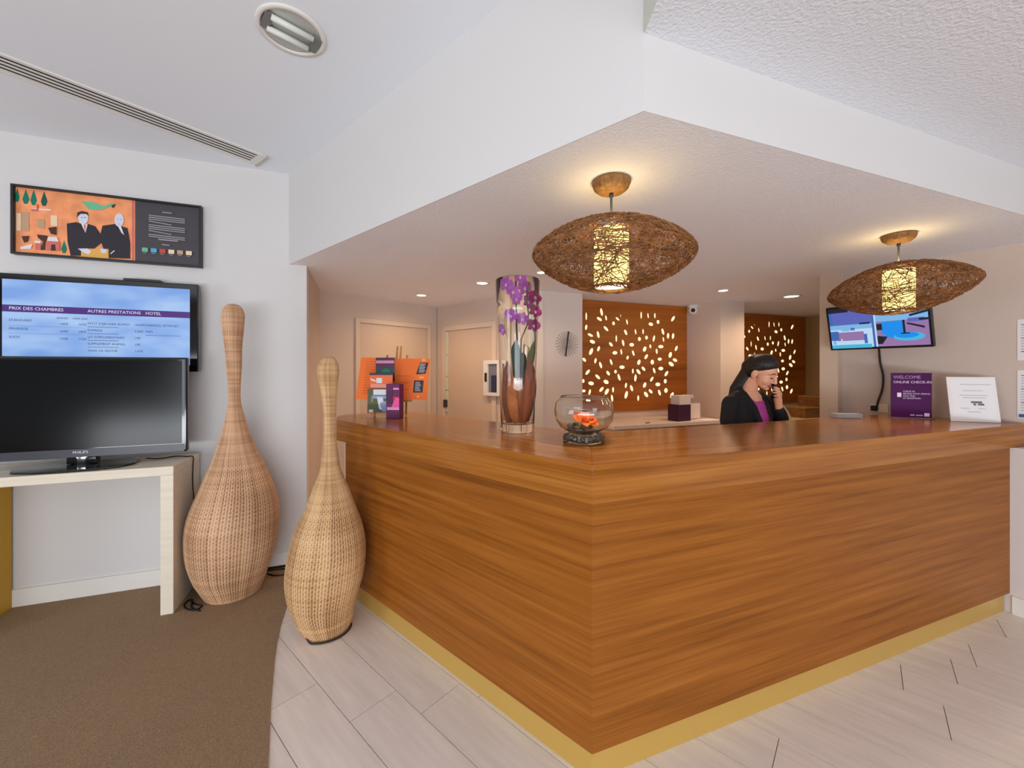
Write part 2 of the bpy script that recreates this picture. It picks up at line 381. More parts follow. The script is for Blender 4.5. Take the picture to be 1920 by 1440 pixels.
# ------------------------------------------------------------------ wicker pendant lamps
VINE = mat('brown_vine', (142, 92, 50), .6, vary=.5, vscale=30)
VINE2 = mat('vine_dome', (140, 98, 50), .65, vary=.35, vscale=60, bump=.8, bscale=90, stretch=(1, 1, .4))
SHADE = glow('lit_lamp_fabric', (255, 230, 140), 3.4)
DISC = glow('lit_lamp_diffuser', (255, 246, 220), 7)
def lens_z(rho, c): return c*1.03*max(0, 1-rho**1.75)**.72
def vine_mesh(a, c, seed, n):
    rnd = random.Random(seed); b = MB()
    for i in range(n):
        side = 1 if i % 2 else -1
        if i % 6 == 4:      # strands running round the rim
            r0 = a*rnd.uniform(.72, 1.0); th0 = rnd.uniform(0, 2*PI); span = rnd.uniform(.8, 1.9); pts = []
            for k in range(15):
                th = th0+span*k/14; r = min(a*.999, r0+a*.05*math.sin(3*th+seed+i)); pts.append((r*math.cos(th), r*math.sin(th), side*lens_z(r/a, c)+rnd.uniform(-.004, .004)))
        else:
            t1 = rnd.uniform(0, 2*PI); r1 = a*math.sqrt(rnd.uniform(.03, 1)); p1 = Vector((math.cos(t1)*r1, math.sin(t1)*r1)); t2 = rnd.uniform(0, 2*PI); L = rnd.uniform(.12, .36)
            p2 = p1+Vector((math.cos(t2), math.sin(t2)))*L
            if p2.length > a*.99: p2 *= a*.99/p2.length
            mid = (p1+p2)/2+Vector((rnd.uniform(-.1, .1), rnd.uniform(-.1, .1))); ph = rnd.uniform(0, 6); pts = []
            for k in range(17):
                u = k/16; p = p1*(1-u)**2+mid*2*u*(1-u)+p2*u*u; p += Vector((math.sin(9*u+ph), math.cos(7*u+ph)))*.012
                r = p.length
                if r > a*.995: p *= a*.995/r; r = a*.995
                if r < .074: p *= .074/max(r, 1e-4); r = .074
                pts.append((p.x, p.y, side*lens_z(r/a, c)+rnd.uniform(-.007, .007)))
        b.tube(pts, rnd.uniform(.0012, .0021), 4)
    b.smooth = True
    return b
def pendant(x, y, tilt, axis, label, seed):
    t = thing('pendant_lamp', label, 'lamp', (x, y, ZS), 0, 'wicker pendant lamps over the counter')
    h = -(ZS-1.916)
    MB().lathe([(.078, -.001), (.078, -.012), (.072, -.028), (.055, -.043), (.03, -.05), (.004, -.051)], 28, True, False).build('canopy', VINE2, t, smooth=True)
    MB().lathe([(.009, -.05), (.009, -.065), (.005, -.068), (.005, h+.11)], 12).build('stem', DGREY, t, smooth=True)
    sh = vine_mesh(.326, .14, seed, 900).build('woven_shade', VINE, t, loc=(0, 0, h)); sh['kind'] = 'stuff'
    sh.rotation_euler = Matrix.Rotation(tilt, 4, axis).to_euler()
    MB().lathe([(.07, h-.125), (.07, h+.105)], 36, False, False).build('inner_shade', SHADE, t, smooth=True)
    MB().lathe([(.068, h-.123), (.001, h-.1225)], 36, False, False).build('diffuser', DISC, t)
    MB().lathe([(.069, h-.131), (.074, h-.131), (.074, h-.123), (.07, h-.121)], 36, False, False).build('rim', VINE2, t, smooth=True)
    l = bpy.data.lights.new('bulb', 'POINT'); l.energy = 3; l.color = (1, .72, .32); l.shadow_soft_size = .04
    o = bpy.data.objects.new('bulb', l); COL.objects.link(o); o.parent = t; o.location = (0, 0, h+.125)
    l = bpy.data.lights.new('bulb_down', 'SPOT'); l.energy = 18; l.color = (1, .8, .5); l.spot_size = 1.9; l.spot_blend = .6; l.shadow_soft_size = .05
    o = bpy.data.objects.new('bulb_down', l); COL.objects.link(o); o.parent = t; o.location = (0, 0, h-.135)
    return t
pendant(.410, 1.652, .03, Vector((0, 1, 0)), 'brown wicker saucer lamp above the counter corner, the larger-looking one', 3)
pendant(2.228, 2.305, .07, Vector((.7, -.7, 0)).cross(Vector((0, 0, 1))), 'brown wicker saucer lamp in front of the wall monitor', 11)
# ------------------------------------------------------------------ lit leaf panels of the back room
LEAVES = [(0.036,2.041,0.051,0.016,0),(0.233,2.097,0.052,0.026,12),(0.205,2.018,0.043,0.025,66),(0.292,2.034,0.036,0.018,12),(0.392,1.977,0.025,0.028,0),(0.446,2.03,0.035,0.018,56),(0.488,2.069,0.024,0.007,-6),(0.575,2.001,0.037,0.018,12),(0.773,2.087,0.051,0.018,0),(0.872,2.087,0.038,0.017,10),(0.97,2.092,0.038,0.019,0),(0.912,1.988,0.04,0.03,84),(1.017,2.019,0.028,0.033,0),(1.241,2.068,0.049,0.028,-40),(0.035,1.919,0.036,0.022,-11),(0.292,1.913,0.046,0.024,51),(0.088,1.835,0.043,0.022,69),(0.189,1.843,0.047,0.025,14),(0.557,1.88,0.041,0.026,30),(0.694,1.891,0.038,0.018,12),(0.8,1.897,0.038,0.018,0),(1.088,1.906,0.047,0.029,19),(1.166,1.859,0.042,0.029,-4),(1.241,1.858,0.043,0.029,-12),(0.115,1.761,0.042,0.029,74),(0.357,1.737,0.037,0.026,50),(0.429,1.805,0.047,0.017,0),(0.522,1.758,0.045,0.024,14),(0.64,1.739,0.04,0.031,91),(0.748,1.809,0.028,0.033,0),(0.849,1.828,0.027,0.032,0),(0.956,1.82,0.047,0.024,-15),(1.096,1.813,0.036,0.019,12),(0.098,1.652,0.05,0.031,-28),(0.195,1.685,0.037,0.025,-23),(0.41,1.642,0.04,0.029,91),(0.497,1.654,0.04,0.018,10),(0.662,1.642,0.041,0.023,24),(0.583,1.589,0.027,0.025,-23),(0.823,1.693,0.04,0.034,-35),(0.905,1.726,0.027,0.024,12),(0.997,1.669,0.038,0.023,6),(1.058,1.726,0.048,0.029,91),(1.29,1.709,0.043,0.027,-30),(0.012,1.559,0.033,0.025,49),(0.154,1.55,0.036,0.023,-14),(0.221,1.502,0.045,0.025,21),(0.36,1.536,0.043,0.022,23),(0.507,1.479,0.044,0.029,90),(0.741,1.537,0.039,0.034,-29),(0.845,1.603,0.041,0.028,-40),(0.933,1.54,0.034,0.039,0),(1.042,1.576,0.038,0.028,91),(1.199,1.629,0.044,0.037,-24),(1.271,1.567,0.043,0.029,74),(1.213,1.518,0.051,0.035,66),(0.054,1.422,0.044,0.026,-46),(0.183,1.37,0.045,0.025,52),(0.32,1.411,0.037,0.027,44),(0.419,1.428,0.025,0.028,0),(0.466,1.363,0.049,0.026,21),(0.656,1.434,0.035,0.021,0),(0.735,1.426,0.045,0.029,47),(0.692,1.354,0.051,0.027,-6),(0.806,1.461,0.04,0.027,51),(0.96,1.44,0.042,0.025,22),(1.058,1.464,0.045,0.032,90),(1.141,1.403,0.046,0.029,-41),(0.925,1.338,0.042,0.026,-41),(-0.002,1.325,0.025,0.026,0),(0.098,1.298,0.044,0.031,81),(0.293,1.312,0.043,0.033,72),(0.56,1.27,0.037,0.023,-12),(0.638,1.236,0.045,0.028,23),(0.823,1.27,0.04,0.033,-30),(1.014,1.275,0.044,0.033,89),(1.124,1.312,0.031,0.036,0),(0.232,1.229,0.042,0.027,-47),(0.08,1.201,0.039,0.022,-14),(0.004,1.216,0.029,0.023,89),(0.302,1.202,0.047,0.032,-37),(0.386,1.222,0.037,0.021,0),(0.372,1.127,0.048,0.023,9),(0.564,1.16,0.054,0.032,-18),(0.731,1.119,0.04,0.022,0),(0.843,1.159,0.046,0.033,45),(0.909,1.194,0.041,0.026,53),(1.038,1.177,0.044,0.028,24),(1.134,1.201,0.034,0.042,0),(1.224,1.142,0.048,0.033,-36)]
LEAVES += [(-.05, 1.99, .04, .026, 20), (-.06, 1.62, .042, .026, -30), (-.04, 1.3, .04, .028, 40)]
PANELW = wood('leaf_panel_veneer', (134, 72, 10), (166, 92, 18), (186, 110, 32), .4, (.6, 8, 10))
LEAFG = glow('lit_leaf_acrylic', (255, 232, 188), 2.3)
LEAVES = [(s, z, h*.86, w_*.74, a) for s, z, h, w_, a in LEAVES]
leafM = {}
def leaf_panel(o, s0, s1, label, pal):
    t = thing('leaf_panel', label, 'wall panel', (o.x, o.y, 0), ang(R), 'backlit leaf panels')
    z0, z1, th = .975, 2.222, .018
    bm = bmesh.new(); edges = []
    def loop(pts):
        vs = [bm.verts.new((p[0], 0, p[1])) for p in pts]
        for i in range(len(vs)): edges.append(bm.edges.new((vs[i], vs[(i+1) % len(vs)])))
    loop([(s0, z0), (s1, z0), (s1, z1), (s0, z1)])
    def outline(s, z, h, wd, a):
        ca, sa = math.sin(math.radians(a)), -math.cos(math.radians(a)); pts = []
        for k in range(12):
            ph = 2*PI*k/12; l = math.cos(ph)*h; b = math.sin(ph)*wd*.92
            pts.append((s+l*ca-b*sa, z+l*sa+b*ca))
        return pts
    use = []
    for s, z, h, wd, a in LEAVES:
        if s-h < s0+.004 or s+h > s1-.004: continue
        if any((s-q[0])**2+(z-q[1])**2 < (.82*(min(h, .9*h)*.55+wd*.5+q[2]*.55*.9+q[3]*.5))**2*.55 for q in use): h, wd = h*.8, wd*.8
        use.append((s, z, h, wd, a)); loop(outline(s, z, h, wd, a))
    bmesh.ops.triangle_fill(bm, edges=edges, use_beauty=True)
    for f in bm.faces:
        if f.normal.y > 0: f.normal_flip()
    r = bmesh.ops.extrude_face_region(bm, geom=bm.faces[:])
    bmesh.ops.translate(bm, verts=[v for v in r['geom'] if isinstance(v, bmesh.types.BMVert)], vec=(0, -th, 0))
    bmesh.ops.recalc_face_normals(bm, faces=bm.faces[:])
    me = bpy.data.meshes.new('board'); bm.to_mesh(me); bm.free(); me.materials.append(PANELW)
    b = bpy.data.objects.new('board', me); COL.objects.link(b); b.parent = t
    for s, z, h, wd, a in use:
        m = MB(); m.quad([(p[0]-s, 0, p[1]-z) for p in outline(s, z, h*1.02, wd*1.02, a)][::1])
        lf = m.build('leaf_light', LEAFG, t, loc=(s, -th+.006, z))
    return t
leaf_panel(fr(PO, R, 0, .029).to_2d(), -.12, 1.451, 'large wooden panel of glowing leaf cut-outs, left of the columns, fully in view', 0)
leaf_panel(fr(PO, R, 2.285, .169).to_2d(), -.12, 1.515, 'wooden panel of glowing leaf cut-outs behind the receptionist', 0)

# ------------------------------------------------------------------ television wall: picture, two screens, console
pic = thing('wall_picture', 'wide black-framed orange print of two dark-suited men with a text panel', 'picture', (W.x, W.y, 0), ang(R))
ps0, ps1, pz0, pz1 = -.716, .232, 2.147, 2.568
f = MB()
for a in ((ps0, ps1, pz0, pz0+.012), (ps0, ps1, pz1-.012, pz1), (ps0, ps0+.012, pz0+.012, pz1-.012), (ps1-.012, ps1, pz0+.012, pz1-.012)):
    f.box(a[0], a[1], -.04, -.0008, a[2], a[3])
f.build('frame', mat('dark_picture_frame', (38, 34, 36), .4), pic)
i0, i1, j0, j1 = ps0+.012, ps1-.012, pz0+.012, pz1-.012
MB().box(i0, i1, -.02, -.001, j0, j1).build('backing', mat('print_orange', (246, 156, 104), .5, vary=.18, vscale=14), pic)
def X(x, y):
    u = (x-140)/1650; yt = 140+200*u; yb = 735+120*u
    return (i0+(i1-i0)*u*(1-.135*(1-u)), j0+(j1-j0)*(yb-y)/(yb-yt))
def XP(*p): return [X(*q) for q in p]
PM = [mat('print_charcoal', (70, 66, 72), .5), mat('print_suit', (40, 34, 46), .5), mat('print_face', (214, 220, 236), .5), mat('print_teal', (0, 120, 98), .5), mat('print_mint', (110, 190, 150), .5),
      mat('print_rose', (214, 110, 104), .5), mat('print_cream', (240, 214, 180), .5), mat('print_tan', (196, 156, 122), .5), mat('print_table', (232, 172, 84), .5), mat('print_textgrey', (150, 146, 152), .5), mat('print_dark_green', (24, 84, 76), .5),
      mat('print_blue', (90, 170, 214), .5), mat('print_red', (196, 74, 60), .5), mat('print_white', (232, 226, 228), .5), mat('print_brown', (70, 40, 30), .5)]
sh = [(0, XP((1212, 60), (1900, 60), (1900, 1000), (1212, 1000)))]
sh[0] = (0, [(X(1212, 500)[0], j0), (i1, j0), (i1, j1), (X(1212, 500)[0], j1)])
sh.append((5, [(X(1185, 500)[0], j0), (X(1205, 500)[0], j0), (X(1205, 500)[0], j1), (X(1185, 500)[0], j1)]))
for cx, cy, w_, h_, m_ in ((155, 215, 22, 65, 3), (234, 230, 32, 68, 3), (305, 238, 30, 72, 3), (400, 250, 30, 68, 10), (580, 685, 26, 60, 3)):
    sh.append((m_, XP((cx, cy-h_), (cx+w_*.7, cy-h_*.1), (cx+w_, cy+h_*.35), (cx+w_*.5, cy+h_*.95), (cx-w_*.5, cy+h_*.95), (cx-w_, cy+h_*.35), (cx-w_*.7, cy-h_*.1))))
sh += [(13, XP((285, 335), (460, 345), (460, 358), (285, 350))), (12, XP((335, 300), (350, 300), (350, 360), (335, 360))), (5, XP((285, 340), (345, 345), (345, 365), (285, 362))),
       (7, XP((195, 370), (265, 372), (265, 545), (195, 540))), (6, XP((150, 380), (190, 382), (190, 540), (150, 538))), (7, XP((340, 430), (405, 435), (405, 520), (340, 515))), (6, XP((460, 400), (520, 405), (520, 500), (460, 495)))]
sh += [(4, XP((730, 270), (860, 285), (930, 320), (1000, 290), (1040, 295), (960, 335), (900, 352), (800, 345), (770, 310))), (14, XP((1005, 310), (1040, 300), (1025, 335), (1008, 330)))]
for cx in (0, 1):
    if cx == 0:
        sh.append((1, XP((605, 475), (690, 462), (740, 480), (800, 480), (860, 500), (920, 590), (925, 640), (850, 700), (850, 765), (640, 765), (612, 640))))
        sh.append((2, [X(p[0], p[1]) for p in oval(752, 425, 46, 58, 14)]))
        sh.append((14, XP((695, 420), (700, 375), (740, 362), (790, 372), (802, 410), (780, 390), (730, 388))))
        sh.append((13, XP((735, 478), (792, 482), (772, 560))))
        sh += [(14, XP((735, 418), (748, 418), (748, 424), (735, 424))), (14, XP((762, 418), (775, 418), (775, 424), (762, 424)))]
        sh.append((12, XP((758, 485), (774, 486), (770, 558))))
    else:
        sh.append((1, XP((925, 495), (1030, 480), (1090, 500), (1145, 515), (1170, 640), (1170, 790), (960, 785), (900, 600))))
        sh.append((2, [X(p[0], p[1]) for p in oval(1073, 445, 42, 60, 14)]))
        sh += [(9, XP((1055, 432), (1068, 432), (1068, 439), (1055, 439))), (9, XP((1085, 434), (1098, 434), (1098, 441), (1085, 441))), (9, XP((1065, 478), (1082, 478), (1082, 483), (1065, 483)))]
        sh.append((13, XP((1055, 485), (1090, 500), (1118, 580), (1095, 560))))
sh += [(8, XP((735, 700), (980, 705), (980, 792), (735, 778))), (2, XP((705, 702), (790, 700), (825, 730), (800, 755), (745, 730))), (2, XP((905, 702), (960, 705), (960, 742), (915, 740))), (13, XP((995, 745), (1030, 715), (1035, 722), (1000, 752)))]
sh += [(14, XP((340, 575), (430, 585), (440, 600), (415, 640), (410, 715), (370, 715), (395, 640), (350, 605))), (14, XP((440, 515), (515, 505), (515, 580), (465, 570))), (5, XP((430, 630), (545, 640), (545, 725), (425, 718))), (13, XP((440, 595), (520, 600), (535, 640), (430, 632))),
       (14, XP((470, 665), (505, 665), (510, 722), (465, 720))), (14, XP((200, 590), (270, 588), (255, 640), (225, 650))), (13, XP((190, 690), (300, 660), (285, 705), (190, 708))), (13, XP((318, 630), (375, 635), (375, 655), (318, 650))), (5, XP((325, 655), (375, 655), (375, 715), (325, 712)))]
for r in range(12):
    y = 398+17*r
    if r in (4, 9): continue
    sh.append((9, XP((1338, y), (1660 if r not in (3, 8) else 1540, y+38), (1660 if r not in (3, 8) else 1540, y+47), (1338, y+9))))
sh += [(9, XP((1460, 372), (1545, 382), (1545, 392), (1460, 382))), (9, XP((1420, 612), (1600, 630), (1600, 642), (1430, 626))), (9, XP((1455, 660), (1525, 668), (1525, 678), (1455, 670)))]
for k, mm in enumerate((4, 11, 12, 6, 7, 6)):
    x = 1280+78*k; y = 692+6*k
    sh.append((mm, XP((x, y), (x+52, y+4), (x+52, y+40), (x, y+36)))); sh.append((9, XP((x+8, y+44), (x+40, y+46), (x+40, y+52), (x+8, y+50))))
art('print', sh, PM, pic, -.0202, .00015)

tv2 = thing('wall_television', 'black television showing a price list on blue, hung above the dark television', 'television', (W.x, W.y, 0), ang(R))
MB().box(-.76, .236, -.10, -.055, 1.434, 2.018).build('casing', GLOSS, tv2, bevel=.006)
MB().box(-.72, .2, -.055, -.02, 1.5, 1.95).build('back_shell', BLACK, tv2)
MB().box(-.4, -.1, -.02, -.001, 1.6, 1.85).build('wall_bracket', DGREY, tv2)
m = bpy.data.materials.new('blue_screen'); m.use_nodes = True; nt = m.node_tree; b = nt.nodes['Principled BSDF']; b.inputs['Base Color'].default_value = (.02, .02, .03, 1); b.inputs['Roughness'].default_value = .3
tc = nt.nodes.new('ShaderNodeTexCoord'); mp = nt.nodes.new('ShaderNodeMapping'); mp.inputs['Scale'].default_value = (1.3, 1, 3); n = nt.nodes.new('ShaderNodeTexNoise'); n.inputs['Scale'].default_value = 2.2
cr = nt.nodes.new('ShaderNodeValToRGB'); cr.color_ramp.elements[0].position = .35; cr.color_ramp.elements[0].color = lin((120, 164, 232))+(1,); cr.color_ramp.elements[1].position = .7; cr.color_ramp.elements[1].color = lin((176, 208, 248))+(1,)
for a, c in ((tc.outputs['Object'], mp.inputs[0]), (mp.outputs[0], n.inputs[0]), (n.outputs[0], cr.inputs[0]), (cr.outputs[0], b.inputs['Emission Color'])): nt.links.new(a, c)
b.inputs['Emission Strength'].default_value = 1.5
MB().quad([(-.714, -.1012, 1.478), (.19, -.1012, 1.478), (.19, -.1012, 1.982), (-.714, -.1012, 1.982)]).build('screen', m, tv2)
BAND = glow('screen_purple', (84, 32, 146), 1.05); INK = glow('screen_ink', (66, 70, 130), .9); WH = glow('screen_white', (225, 225, 245), 1.5)
MB().quad([(-.714, -.1018, 1.79), (.19, -.1018, 1.79), (.19, -.1018, 1.831), (-.714, -.1018, 1.831)]).build('screen_band', BAND, tv2)
ty = -.1022
text('screen_heading', 'PRIX DES CHAMBRES', .026, WH, tv2, -.685, 1.803, ty)
text('screen_heading', 'AUTRES PRESTATIONS', .026, WH, tv2, -.33, 1.803, ty)
text('screen_heading', 'HOTEL', .026, WH, tv2, -.045, 1.803, ty)
for x, z, s_ in ((-.685, 1.735, 'STANDARD'), (-.685, 1.685, 'PRIVILEGE'), (-.685, 1.635, 'SUITE'), (-.46, 1.72, '145€'), (-.46, 1.675, '165€'), (-.46, 1.63, '195€'), (-.375, 1.72, '125€'), (-.375, 1.675, '145€'), (-.375, 1.63, '175€'),
                 (-.33, 1.728, 'PETIT DEJEUNER BUFFET'), (-.33, 1.686, 'EXPRESS'), (-.33, 1.644, 'LIT SUPPLEMENTAIRE'), (-.33, 1.602, 'SUPPLEMENT ANIMAL'), (-.33, 1.56, 'TAXE DE SEJOUR'), (-.10, 1.728, '18.00€'), (-.10, 1.686, '9.00€'), (-.10, 1.644, '10€'), (-.10, 1.602, '10€'), (-.10, 1.56, '1.65€'), (-.045, 1.728, 'PARKING, INTERNET'), (-.045, 1.686, 'WIFI')):
    text('screen_line', s_, .019, INK, tv2, x, z, ty)
text('screen_line', 'SEMAINE', .014, INK, tv2, -.475, 1.757, ty); text('screen_line', 'WEEK-END', .014, INK, tv2, -.40, 1.757, ty)
ln = []
for z in (1.715, 1.67): ln.append((0, rect(-.685, -.36, z-.008, z-.0065)))
for z in (1.72, 1.678, 1.636, 1.594): ln.append((0, rect(-.33, -.18, z-.008, z-.004)))
ln.append((0, rect(-.045, .14, 1.668, 1.672)))
art('screen_rules', ln, [glow('screen_rule', (110, 130, 196), 1.2)], tv2, ty+.0004, .00005)
stb = MB().box(-.163, .024, -.09, -.02, 2.018, 2.033).build('media_box', mat('dark_box', (48, 44, 46), .4), loc=(W.x, W.y, 0), rotz=ang(R), bevel=.002)
tag(stb, 'small black box lying on top of the blue-lit television', 'media box')

ct = thing('console_table', 'pale ash console table with a mustard support under the dark television', 'table', (W.x, W.y, 0), ang(R))
MB().box(-.86, .218, -.426, -.016, .826, .877).build('table_top', PALEW, ct, bevel=.0015)
MB().box(.156, .218, -.426, -.016, .0062, .8255).build('side_panel', PALEW, ct, bevel=.0015)
mp_ = MB().box(-.80, -.724, -.42, -.016, .0062, .8255).build('side_panel', MUST, ct); mp_['label'] = 'mustard yellow support panel'
tv1 = thing('television', 'switched-off black television standing on the console table', 'television', (W.x, W.y, 0), ang(R))
MB().box(-.80, .225, -.25, -.205, .93, 1.525).build('casing', GLOSS, tv1, bevel=.012, seg=3)
MB().box(-.7, .13, -.205, -.16, 1.0, 1.46).build('back_shell', BLACK, tv1, bevel=.01)
SCR = mat('dark_screen_glass', (8, 8, 9), .16, spec=.35)
MB().quad([(-.775, -.2508, .985), (.198, -.2508, .985), (.198, -.2508, 1.503), (-.775, -.2508, 1.503)]).build('screen', SCR, tv1)
MB().box(-.785, .21, -.2525, -.2502, .934, .981).build('lower_bezel', mat('grey_bezel', (66, 66, 74), .25), tv1)
text('lettering', 'PHILIPS', .022, mat('silver_print', (214, 214, 220), .4), tv1, -.2875, .955, -.2528, 'CENTER')
MB().box(-.355, -.22, -.245, -.2, .892, .932).build('neck', GLOSS, tv1, bevel=.004)
MB().lathe([(.05, .8905), (.05, .96)], 20).build('post', CHROME, tv1, loc=(-.2875, -.222, 0), smooth=True).scale = (1, .5, 1)
gp = [(-.56, -.30), (-.52, -.37), (-.42, -.405), (-.2875, -.412), (-.155, -.405), (-.055, -.37), (-.015, -.30), (-.04, -.18), (-.1, -.13), (-.47, -.13), (-.53, -.18)]
MB().prism(gp, .8835, .8905).build('glass_base', mat('dark_green_glass', (60, 74, 70), .04, trans=.55), tv1, bevel=.001)
for s_, t_ in ((-.45, -.3), (-.12, -.3), (-.2875, -.16)): MB().lathe([(.012, .8772), (.012, .8836)], 12).build('foot', BLACK, tv1, loc=(s_, t_, 0))

# ------------------------------------------------------------------ tall woven vases
def weave_vase(name, label, x, y, prof, stakes, row, cols):
    zs = [p[0] for p in prof][::-1]; rs = [p[1] for p in prof][::-1]; of = [p[2] for p in prof][::-1]
    H = zs[-1]
    def interp(a, z):
        if z <= zs[0]: return a[0]
        for i in range(len(zs)-1):
            if z <= zs[i+1]:
                # monotone smooth (catmull)
                p0, p1, p2, p3 = a[max(i-1, 0)], a[i], a[i+1], a[min(i+2, len(a)-1)]
                z0, z1, z2, z3 = zs[max(i-1, 0)], zs[i], zs[i+1], zs[min(i+2, len(zs)-1)]
                h = z2-z1; m1 = (p2-p0)/max(z2-z0, 1e-6)*h; m2 = (p3-p1)/max(z3-z1, 1e-6)*h; u = (z-z1)/h
                return (2*u**3-3*u*u+1)*p1+(u**3-2*u*u+u)*m1+(-2*u**3+3*u*u)*p2+(u**3-u*u)*m2
        return a[-1]
    t = Vector((y, -x)).normalized(); nth = stakes*4; nz = int(H/(row/2))
    rnd = random.Random(stakes); st = [rnd.uniform(-.5, .5) for _ in range(stakes+1)]; rt = [rnd.uniform(-.5, .5) for _ in range(nz)]
    v = []; tone = []; fc = []
    for i in range(nz+1):
        z = H*i/nz; r = max(.012, interp(rs, z)); o = interp(of, z); b = z/row
        wob = .0022*math.sin(z*23+1.3*math.sin(z*7))
        for k in range(nth):
            th = 2*PI*k/nth; a = k/4
            rib = math.cos(2*PI*a); rw_ = 1 if i % 2 else -1; par = 1 if (k//4+i//2) % 2 else -1; d = .45*rib+.4*rw_+.15*par; rr = r+.0024*d*min(1, r/.09)+wob*math.sin(2*th+z*5)
            v.append((t.x*o+rr*math.cos(th), t.y*o+rr*math.sin(th), z))
            over = .5+.5*d
            tone.append(.52+.22*rt[min(i//2, nz-1)]+.27*st[k//4]+.28*rib+.08*rw_+.1*par+.08*math.sin(3*th+z*11))
        if i:
            for k in range(nth):
                j = (k+1) % nth; fc.append(((i-1)*nth+k, (i-1)*nth+j, i*nth+j, i*nth+k))
    fc.append(tuple(range(nth-1, -1, -1))); fc.append(tuple(range(nz*nth, (nz+1)*nth)))
    me = bpy.data.meshes.new(name); me.from_pydata(v, [], fc); at = me.attributes.new('strand_tone', 'FLOAT', 'POINT'); at.data.foreach_set('value', tone)
    me.polygons.foreach_set('use_smooth', [True]*len(me.polygons))
    m = bpy.data.materials.new('woven_rattan'); m.use_nodes = True; nt = m.node_tree; bs = nt.nodes['Principled BSDF']; bs.inputs['Roughness'].default_value = .6; bs.inputs['Specular IOR Level'].default_value = .3
    an = nt.nodes.new('ShaderNodeAttribute'); an.attribute_name = 'strand_tone'; rp = nt.nodes.new('ShaderNodeValToRGB'); nt.links.new(an.outputs['Fac'], rp.inputs[0]); nt.links.new(rp.outputs[0], bs.inputs[0])
    rp.color_ramp.elements[0].position = .1; rp.color_ramp.elements[0].color = lin(cols[0])+(1,); rp.color_ramp.elements[1].position = .85; rp.color_ramp.elements[1].color = lin(cols[1])+(1,)
    me.materials.append(m)
    o = bpy.data.objects.new(name, me); COL.objects.link(o); o.location = (x, y, .006 if x < -1.5 else .0005)
    return tag(o, label, 'vase', 'bottle-shaped woven floor vases')
pv1 = [(1.868, .012, 0), (1.860, .034, 0), (1.838, .050, -.002), (1.80, .0628, -.002), (1.73, .0605, -.002), (1.62, .0505, -.001), (1.476, .0415, .002), (1.333, .0362, .004), (1.221, .037, .006), (1.113, .0555, .009), (1.04, .0735, .011), (.966, .0955, .013), (.90, .118, .016), (.837, .1425, .02), (.736, .1815, .02), (.635, .218, .017), (.533, .2435, .01), (.432, .2535, .002), (.331, .249, -.003), (.229, .234, -.006), (.128, .205, -.008), (.06, .176, -.004), (0, .152, 0)]
weave_vase('woven_vase', 'taller pinkish woven rattan bottle vase on the carpet beside the console table', -1.812, 2.602, pv1, 90, .0115, ((142, 98, 62), (230, 186, 148)))
pv1 = [(z*.987, r*.985, o) for z, r, o in pv1]
pv2 = [(1.521, .010, 0), (1.513, .026, 0), (1.487, .043, -.004), (1.442, .0535, -.005), (1.379, .048, -.004), (1.277, .0385, 0), (1.16, .0325, .002), (1.067, .0345, .002), (.947, .0445, .003), (.88, .057, .005), (.827, .0735, .006), (.707, .1185, .006), (.587, .166, -.001), (.467, .1945, -.005), (.38, .2015, -.013), (.302, .1985, -.02), (.239, .189, -.024), (.176, .175, -.028), (.095, .152, -.024), (.04, .133, -.016), (0, .112, -.012)]
weave_vase('woven_vase', 'shorter straw-coloured woven rattan bottle vase against the counter end', -1.022, 2.238, pv2, 80, .0115, ((140, 96, 54), (226, 186, 138)))

def cable(label, pts, r=.004, m=CABLE, name='cable', cat='cable'):
    # catmull-rom through the points
    out = []; n = len(pts); P_ = [Vector(p) for p in pts]
    for i in range(n-1):
        p0, p1, p2, p3 = P_[max(i-1, 0)], P_[i], P_[i+1], P_[min(i+2, n-1)]
        for k in range(6):
            u = k/6; out.append(.5*((2*p1)+(p2-p0)*u+(2*p0-5*p1+4*p2-p3)*u*u+(3*p1-p0-3*p2+p3)*u**3))
    out.append(P_[-1])
    return tag(MB().tube(out, r, 8).build(name, m, smooth=True), label, cat)
def wl(s, t, z): return tuple(fr(W, R, s, t, z))
cable('thin black cable running over the console table and down its end', [wl(-.02, -.15, .886), wl(.05, -.17, .8815), wl(.12, -.12, .8815), wl(.19, -.15, .881), wl(.223, -.15, .876), wl(.2235, -.15, .82), wl(.2235, -.155, .7), wl(.227, -.11, .4), wl(.236, -.10, .1), wl(.236, -.14, .0105)], .0035)
cable('coil of black cable on the carpet between console and tall vase', [wl(.26, -.30, .0105), wl(.30, -.36, .0105), wl(.35, -.40, .012), wl(.33, -.44, .0105), wl(.27, -.40, .0115), wl(.245, -.34, .013), wl(.27, -.31, .017), wl(.30, -.40, .0105), wl(.36, -.46, .0105)], .005)
cable('black cable lying on the carpet behind the tall vase', [wl(.62, -.045, .0105), wl(.74, -.06, .0105), wl(.80, -.10, .0105), wl(.78, -.15, .0105), wl(.70, -.15, .012), wl(.64, -.10, .0105)], .005)
vx, vy = -1.022-.012*.91, 2.238-.012*.415
vc = []
for k in range(11):
    a = -2.05+2.35*k/10; rr = .128
    vc.append((vx+rr*math.cos(a), vy+rr*math.sin(a), .0055 if k else .03))
cable('dark cord curling round the foot of the shorter vase', vc, .0045, mat('brown_cord', (46, 30, 22), .5))
